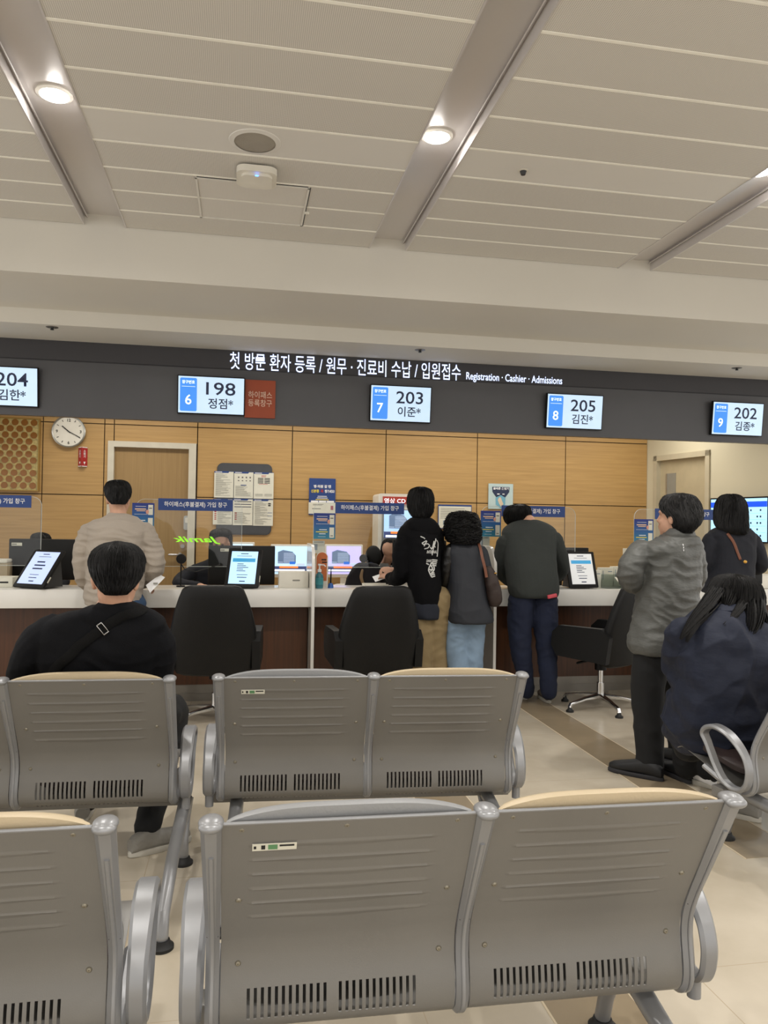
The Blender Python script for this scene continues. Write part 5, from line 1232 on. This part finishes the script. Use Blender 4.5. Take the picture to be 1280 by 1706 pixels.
t = thing('mobile_phone', 'dark mobile phone in the hands of the man in the hoodie', 'mobile phone', P(644, 947, Y=6.10)); MB().box((-.035, -.02, -.006), (.035, .12, .004), .003, rot=Matrix.Rotation(.5, 3, 'X')).build('phone_body', M_black, t)
t = thing('paper_sheet', 'white slip held below the phone by the man in the hoodie', 'paper', P(633, 962, Y=6.12)); MB().box((-.05, -.03, 0), (.05, .05, .002), rot=Matrix.Rotation(-.35, 3, 'Y') @ Matrix.Rotation(.5, 3, 'X')).build('sheet', M_wht, t, smooth=False)

# 7 curly haired woman
bx = P(776, 1060, Y=5.72).x
r7 = person('person with short curly black hair in a dark flared jacket and light jeans', (bx, 5.72, 0),
    ((771, 880, 5.74), Rz(28, -10), .95),
    dict(rs=[(762, 782, 853, 5.72, .06), (752, 791, 856, 5.72, .09), (746, 796, 864, 5.72, .12), (743, 799, 876, 5.72, .13), (742, 800, 888, 5.71, .13), (746, 799, 898, 5.69, .11), (754, 793, 904, 5.68, .08), (760, 786, 906, 5.68, .06)], n=1700, length=.12, off=.010, rad=.0045, curl=2.2, seed=11, flick=.006),
    [(758, 788, 902, 5.71, .06), (750, 797, 907, 5.71, .08), (744, 804, 915, 5.71, .10), (741, 807, 930, 5.72, .12), (742, 809, 955, 5.72, .13), (742, 813, 985, 5.72, .145), (741, 818, 1015, 5.72, .16), (743, 821, 1030, 5.72, .165), (745, 820, 1036, 5.72, .16)], M_slate,
    [[(750, 920, 5.72, .058), (744, 948, 5.74, .058), (741, 972, 5.80, .052), (738, 984, 5.92, .045)], [(800, 920, 5.72, .058), (808, 948, 5.72, .056), (810, 972, 5.78, .05), (803, 985, 5.92, .042)]],
    [[(V3(bx - .07, 5.72, .78), .095), (P(760, 1075, Y=5.74), .085), (P(762, 1112, Y=5.72), .078), (P(763, 1150, Y=5.72), .07)], [(V3(bx + .07, 5.72, .78), .095), (P(788, 1075, Y=5.74), .082), (P(788, 1112, Y=5.72), .075), (P(787, 1152, Y=5.72), .07)]], M_jeanl,
    [(P(763, 1170, Z=0), P(763, 1170, Z=0) + V3(-.02, .22, 0), M_sh_black, M_sole_w), (P(788, 1170, Z=0), P(788, 1170, Z=0) + V3(.0, .22, 0), M_sh_black, M_sole_w)],
    hands=[(P(738, 985, Y=5.94), (-.2, .5, 0), (-.4, 0, .8), .7, 1, .9), (P(803, 986, Y=5.94), (0, .5, 0), (.4, 0, .8), .7, -1, .9)], top_cr=(.004, (11, 11, 3), 14), neckr=.046)
g = MB(); limb(g, [(751, 919, 5.71, .064), (745, 948, 5.73, .064), (742, 970, 5.78, .058)]); blob(g, 'leather_sleeve', mat('black_leather', '#141312', .35, bump=(40, .4)), r7[0], .008, 4, (.004, (9, 9, 16), 7))
t = thing('shoulder_bag', 'dark brown shoulder bag with a tan strap hanging from the curly haired woman', 'bag', P(822, 1005, Y=5.66) , world=True)
g = MB(); loft(g, fill([(808, 818, 944, 5.62, .025), (807, 824, 952, 5.62, .04), (809, 831, 970, 5.62, .055), (812, 835, 990, 5.62, .06), (814, 835, 1002, 5.62, .055), (818, 830, 1010, 5.62, .04)], 2)); blob(g, 'bag_body', mat('dark_brown_nylon', '#2e211c', .6, bump=(20, .5)), t, .007, 4, (.004, (9, 9, 14), 8))
g = MB().ribbon([P(797, 903, Y=5.66), P(801, 915, Y=5.61), P(804, 930, Y=5.58), P(808, 945, Y=5.57), P(811, 962, Y=5.56)], .022, .004, wdir=(1, 0, 0)); g.build('strap', mat('tan_leather', '#6d3f28', .5), t)
MB().ell(P(826, 955, Y=5.58), (.012, .008, .006)).build('gold_clasp', mat('gold_metal', '#c79a4a', .3, 1), t)

# 8 man in the dark green sweater
bx = P(890, 1060, Y=5.84).x
r8 = person('person in a dark green sweater and dark jeans bending over the counter', (bx, 5.84, 0),
    ((863, 866, 6.10), Rz(24, -45), .96),
    dict(rs=[(858, 874, 840, 6.06, .045), (848, 881, 843, 6.06, .08), (842, 884, 850, 6.07, .10), (840, 884, 860, 6.09, .105), (843, 882, 869, 6.10, .10), (850, 878, 876, 6.12, .075), (856, 874, 880, 6.13, .05)], n=1000, length=.25, off=.006, rad=.003, seed=21),
    [(866, 893, 866, 6.03, .065), (857, 904, 869, 6.01, .085), (845, 919, 876, 5.99, .11), (836, 928, 888, 5.95, .13), (831, 932, 905, 5.92, .14), (834, 932, 935, 5.87, .145), (842, 932, 965, 5.84, .145), (847, 931, 983, 5.83, .14), (850, 929, 991, 5.83, .135), (853, 926, 995, 5.83, .12)], M_green,
    [[(841, 905, 5.93, .068), (834, 935, 5.98, .062), (838, 958, 6.08, .054), (852, 970, 6.22, .04)], [(924, 900, 5.93, .070), (934, 930, 5.96, .064), (936, 950, 6.05, .056), (920, 968, 6.22, .04)]],
    [[(P(869, 1000, Y=5.84), .105), (P(866, 1040, Y=5.84), .098), (P(869, 1090, Y=5.84), .080), (P(877, 1135, Y=5.86), .062), (P(878, 1152, Y=5.88), .056)], [(P(908, 1000, Y=5.84), .105), (P(909, 1040, Y=5.82), .098), (P(912, 1090, Y=5.80), .080), (P(914, 1135, Y=5.76), .068), (P(915, 1153, Y=5.76), .062)]], M_jeand,
    [(P(877, 1166, Z=0), P(877, 1166, Z=0) + V3(-.05, .24, 0), M_sh_tan, M_sole_w), (P(915, 1172, Z=0), P(915, 1172, Z=0) + V3(.04, .26, 0), M_sh_tan, M_sole_w)],
    hands=[(P(854, 971, Y=6.24), (.5, .5, -.1), (0, 0, 1), .4, 1), (P(918, 969, Y=6.24), (-.5, .5, -.1), (0, 0, 1), .4, -1)], topname='sweater', top_cr=(.003, (6, 6, 10), 17), leg_cr=(.006, (9, 9, 15), 12))
t = thing('red_wallet', 'coral red wallet poking out of the back jeans pocket', 'wallet', P(920, 993, Y=5.675)); MB().box((-.038, -.012, -.014), (.038, .008, .014), .003, rot=Matrix.Rotation(-.2, 3, 'Y')).build('wallet_body', mat('coral_leather', '#c24a55', .5), t)
t = thing('desk_bell', 'small brass and dark object on the counter by the hands of the man in green', 'stationery', P(838, 982, Y=6.12)) if False else None

# 9 man in the grey windbreaker
r9 = person('person in a grey windbreaker and black trousers standing with folded arms', P(1092, 1290, Z=0) + V3(0, .1, 0),
    ((1126, 860, 4.13), Rz(40, 4), 1.04),
    dict(rs=[(1122, 1142, 821.5, 4.13, .045), (1112, 1153, 825, 4.13, .08), (1105, 1161, 834, 4.13, .098), (1104, 1166, 847, 4.12, .105), (1111, 1167, 857, 4.10, .10), (1118, 1166, 866, 4.08, .09), (1123, 1161, 875, 4.07, .075), (1128, 1154, 883, 4.07, .055), (1132, 1150, 888, 4.07, .04)], n=1400, length=.24, off=.005, rad=.003, seed=31, m=M_hairg, flick=.004),
    [(1114, 1152, 886, 4.12, .066, 20), (1108, 1156, 892, 4.12, .08, 20), (1092, 1164, 899, 4.12, .105, 20), (1068, 1171, 910, 4.13, .125, 20), (1059, 1172, 928, 4.14, .14, 20), (1058, 1172, 960, 4.14, .15, 20), (1057, 1168, 1000, 4.14, .15, 20), (1052, 1163, 1040, 4.15, .15, 20), (1047, 1158, 1070, 4.15, .15, 20), (1053, 1154, 1086, 4.15, .135, 20)], M_gjack,
    [[(1070, 920, 4.13, .072), (1053, 942, 4.10, .076), (1051, 962, 4.12, .072), (1068, 972, 4.28, .060), (1100, 965, 4.40, .05)], [(1154, 922, 4.17, .068), (1158, 948, 4.18, .066), (1155, 968, 4.24, .062), (1140, 968, 4.40, .055)]],
    [[(P(1086, 1095, Y=4.13), .105), (P(1080, 1140, Y=4.12), .095), (P(1080, 1200, Y=4.10), .083), (P(1083, 1255, Y=4.08), .078), (P(1083, 1276, Y=4.08), .082)], [(P(1122, 1095, Y=4.20), .105), (P(1128, 1150, Y=4.24), .090), (P(1133, 1200, Y=4.28), .080), (P(1137, 1262, Y=4.30), .076)]], M_blktr,
    [(P(1104, 1302, Z=0), P(1104, 1302, Z=0) + V3(-.20, .23, 0), M_sh_black, M_sole_b, .085), (P(1150, 1280, Z=0), P(1150, 1280, Z=0) + V3(-.12, .26, 0), M_sh_black, M_sole_b)],
    hands=[(P(1100, 962, Y=4.42), (.9, .1, .1), (.1, .9, 0), .5, 1), (P(1135, 966, Y=4.44), (-.9, .1, .1), (.1, .9, 0), .5, -1)], top_cr=(.010, (5, 5, 17), 23), leg_cr=(.005, (8, 8, 9), 25), neckr=.058)
g = MB(); loft(g, [(1114, 1151, 880, 4.12, .066, 20), (1112, 1154, 886, 4.12, .074, 20), (1109, 1157, 894, 4.12, .082, 20)]); blob(g, 'collar', M_gjack, r9[0], .006, 3)
x0, z0, x1, z1 = pbox(1136, 906, 1139, 918, 4.0)
o = MB(); [o.box((x0, 3.985, z0 + (z1 - z0)*a), (x0 + .005, 3.987, z0 + (z1 - z0)*(a + .25))) for a in (0, .37, .74)]; o = o.build('reflective_mark', M_wht, r9[0], smooth=False); print_on(r9[0], r9[1], o, .003)

# 10 woman in navy
bx = P(1212, 985, Y=5.28).x
r10 = person('person with shoulder length black hair in a navy top with a tan shoulder strap', (bx, 5.28, 0),
    ((1218, 851, 5.30), Rz(-6, -4), .95),
    dict(rs=[(1208, 1228, 823, 5.28, .05), (1202, 1234, 827, 5.28, .08), (1196, 1240, 838, 5.28, .11), (1194, 1242, 855, 5.27, .115), (1193, 1244, 870, 5.25, .10), (1198, 1246, 880, 5.22, .08), (1208, 1244, 887, 5.20, .06), (1220, 1240, 891, 5.19, .035)], n=1500, length=.5, off=.004, rad=.0035, seed=41),
    [(1206, 1230, 876, 5.27, .06), (1196, 1244, 880, 5.27, .085), (1185, 1254, 887, 5.27, .10), (1179, 1259, 900, 5.28, .12), (1179, 1260, 925, 5.28, .13), (1178, 1256, 950, 5.28, .14), (1175, 1253, 975, 5.28, .15), (1173, 1251, 988, 5.28, .145)], M_navy,
    [[(1185, 900, 5.28, .06), (1178, 925, 5.29, .062), (1177, 946, 5.32, .056)], [(1254, 900, 5.28, .058), (1264, 922, 5.28, .058), (1268, 940, 5.30, .056), (1262, 948, 5.36, .05)]],
    [[(V3(bx - .08, 5.28, .80), .105), (V3(bx - .09, 5.30, .45), .08), (V3(bx - .1, 5.28, .1), .065)], [(V3(bx + .08, 5.28, .80), .105), (V3(bx + .09, 5.30, .45), .08), (V3(bx + .1, 5.28, .1), .065)]], M_jeanl,
    [((bx - .1, 5.22, 0), (bx - .12, 5.46, 0), M_sh_black, M_sole_w), ((bx + .1, 5.22, 0), (bx + .12, 5.46, 0), M_sh_black, M_sole_w)],
    forearms=[[(1178, 944, 5.33, .036), (1192, 957, 5.44, .032), (1207, 966, 5.54, .025)], [(1262, 947, 5.36, .034), (1253, 952, 5.46, .027), (1248, 948, 5.52, .023)]],
    hands=[(P(1208, 966, Y=5.55), (.4, .8, -.1), (0, 0, 1), .4, 1, .9), (P(1250, 950, Y=5.50), (-.6, .6, .2), (0, 0, 1), .4, -1, .9)], topname='top', top_cr=(.004, (7, 7, 12), 44), neckr=.044, skin=mat('fair_skin', '#d9b09a', .55))
st, o_, n_ = drape(r10[0], r10[1], [P(1219, 885, Y=5.10), P(1228, 900, Y=5.10), P(1235, 918, Y=5.10), P(1241, 935, Y=5.10)], .022, mat('tan_leather', '#6d3f28', .5), 'shoulder_strap', .004)
MB().ell(P(1242, 936, Y=5.12), (.016, .006, .012)).build('gold_buckle', mat('gold_metal', '#c79a4a', .3, 1), r10[0])

# 11 seated woman in the navy shirt
r11 = person('person with long black hair and loose navy shirt sitting on the right bench', (2.4, 3.46, 0),
    ((1228, 1000, 3.43), Rz(-12, -45), .96),
    dict(rs=[(1212, 1234, 956, 3.39, .05), (1201, 1247, 960, 3.39, .09), (1192, 1258, 970, 3.39, .115), (1185, 1265, 985, 3.39, .12), (1183, 1268, 1000, 3.38, .11), (1186, 1268, 1011, 3.35, .095), (1192, 1268, 1020, 3.33, .08), (1216, 1266, 1032, 3.30, .05)], n=1500, length=.45, off=.006, rad=.004, seed=51,
         extra=[[(1212, 984, 3.35, .045), (1212, 996, 3.31, .042), (1210, 1006, 3.28, .030), (1208, 1014, 3.27, .010)], [(1196, 990, 3.35, .045), (1180, 1012, 3.29, .040), (1160, 1032, 3.24, .030), (1143, 1052, 3.21, .014), (1136, 1062, 3.21, .005)], [(1252, 1000, 3.33, .055), (1256, 1025, 3.24, .05), (1254, 1048, 3.20, .038), (1246, 1062, 3.19, .014)], [(1258, 1015, 3.31, .045), (1272, 1040, 3.24, .035), (1284, 1058, 3.21, .016)], [(1172, 1018, 3.27, .025), (1152, 1050, 3.21, .016), (1145, 1066, 3.21, .006)], [(1236, 1008, 3.28, .03), (1222, 1028, 3.21, .014), (1208, 1040, 3.19, .006)]]),
    [(1184, 1228, 1008, 3.33, .06), (1178, 1236, 1016, 3.32, .085), (1160, 1256, 1028, 3.31, .11), (1140, 1280, 1044, 3.31, .15), (1124, 1296, 1070, 3.31, .18), (1117, 1304, 1110, 3.32, .20), (1114, 1308, 1155, 3.35, .21), (1112, 1306, 1195, 3.39, .22), (1118, 1300, 1225, 3.43, .22), (1135, 1296, 1248, 3.45, .20)], M_navyc,
    [[(1140, 1060, 3.33, .075), (1132, 1105, 3.45, .075), (1150, 1140, 3.61, .06)], [(1285, 1062, 3.33, .08), (1296, 1110, 3.41, .08), (1292, 1160, 3.57, .07)]],
    [[(P(1150, 1238, Y=3.51), .09), (V3(2.30, 3.72, .50), .08), (V3(2.38, 3.86, .44), .07), (V3(2.44, 3.92, .25), .062), (V3(2.47, 3.94, .10), .07)], [(P(1230, 1238, Y=3.51), .09), (V3(2.56, 3.72, .50), .08), (V3(2.62, 3.86, .44), .07), (V3(2.58, 3.88, .25), .062), (V3(2.56, 3.86, .10), .07)]], M_blktr,
    [((2.48, 3.92, 0), (2.46, 4.17, 0), M_sh_black, M_sole_b), ((2.56, 3.82, 0), (2.50, 4.06, 0), M_wht, M_sole_w)],
    hands=[(P(1160, 1150, Y=3.67), (.4, .5, -.3), (0, .3, 1), .5, 1), (P(1285, 1165, Y=3.65), (-.4, .5, -.3), (0, .3, 1), .5, -1)], topname='shirt', top_cr=(.022, (5, 3, 7.5), 53), neckr=.05)
g = MB(); loft(g, [(1183, 1229, 1004, 3.33, .07), (1180, 1232, 1011, 3.32, .078), (1178, 1235, 1017, 3.31, .088)]); blob(g, 'collar', M_navyc, r11[0], .006, 3)
t = thing('sneaker', 'grey and white sneaker on the floor beneath the right bench', 'shoe', (2.46, 3.42, 0), world=True)
shoe(t, (2.50, 3.36, 0), (2.36, 3.58, 0), M_sh_grey, M_sole_w, name='upper')
for k in range(3): MB().ribbon([(2.44 - .025*k, 3.40 + .045*k, .095 - .012*k), (2.475 - .025*k, 3.435 + .045*k, .092 - .012*k)], .008, .004, wdir=(0, 0, 1)).build('lace', M_wht, t)
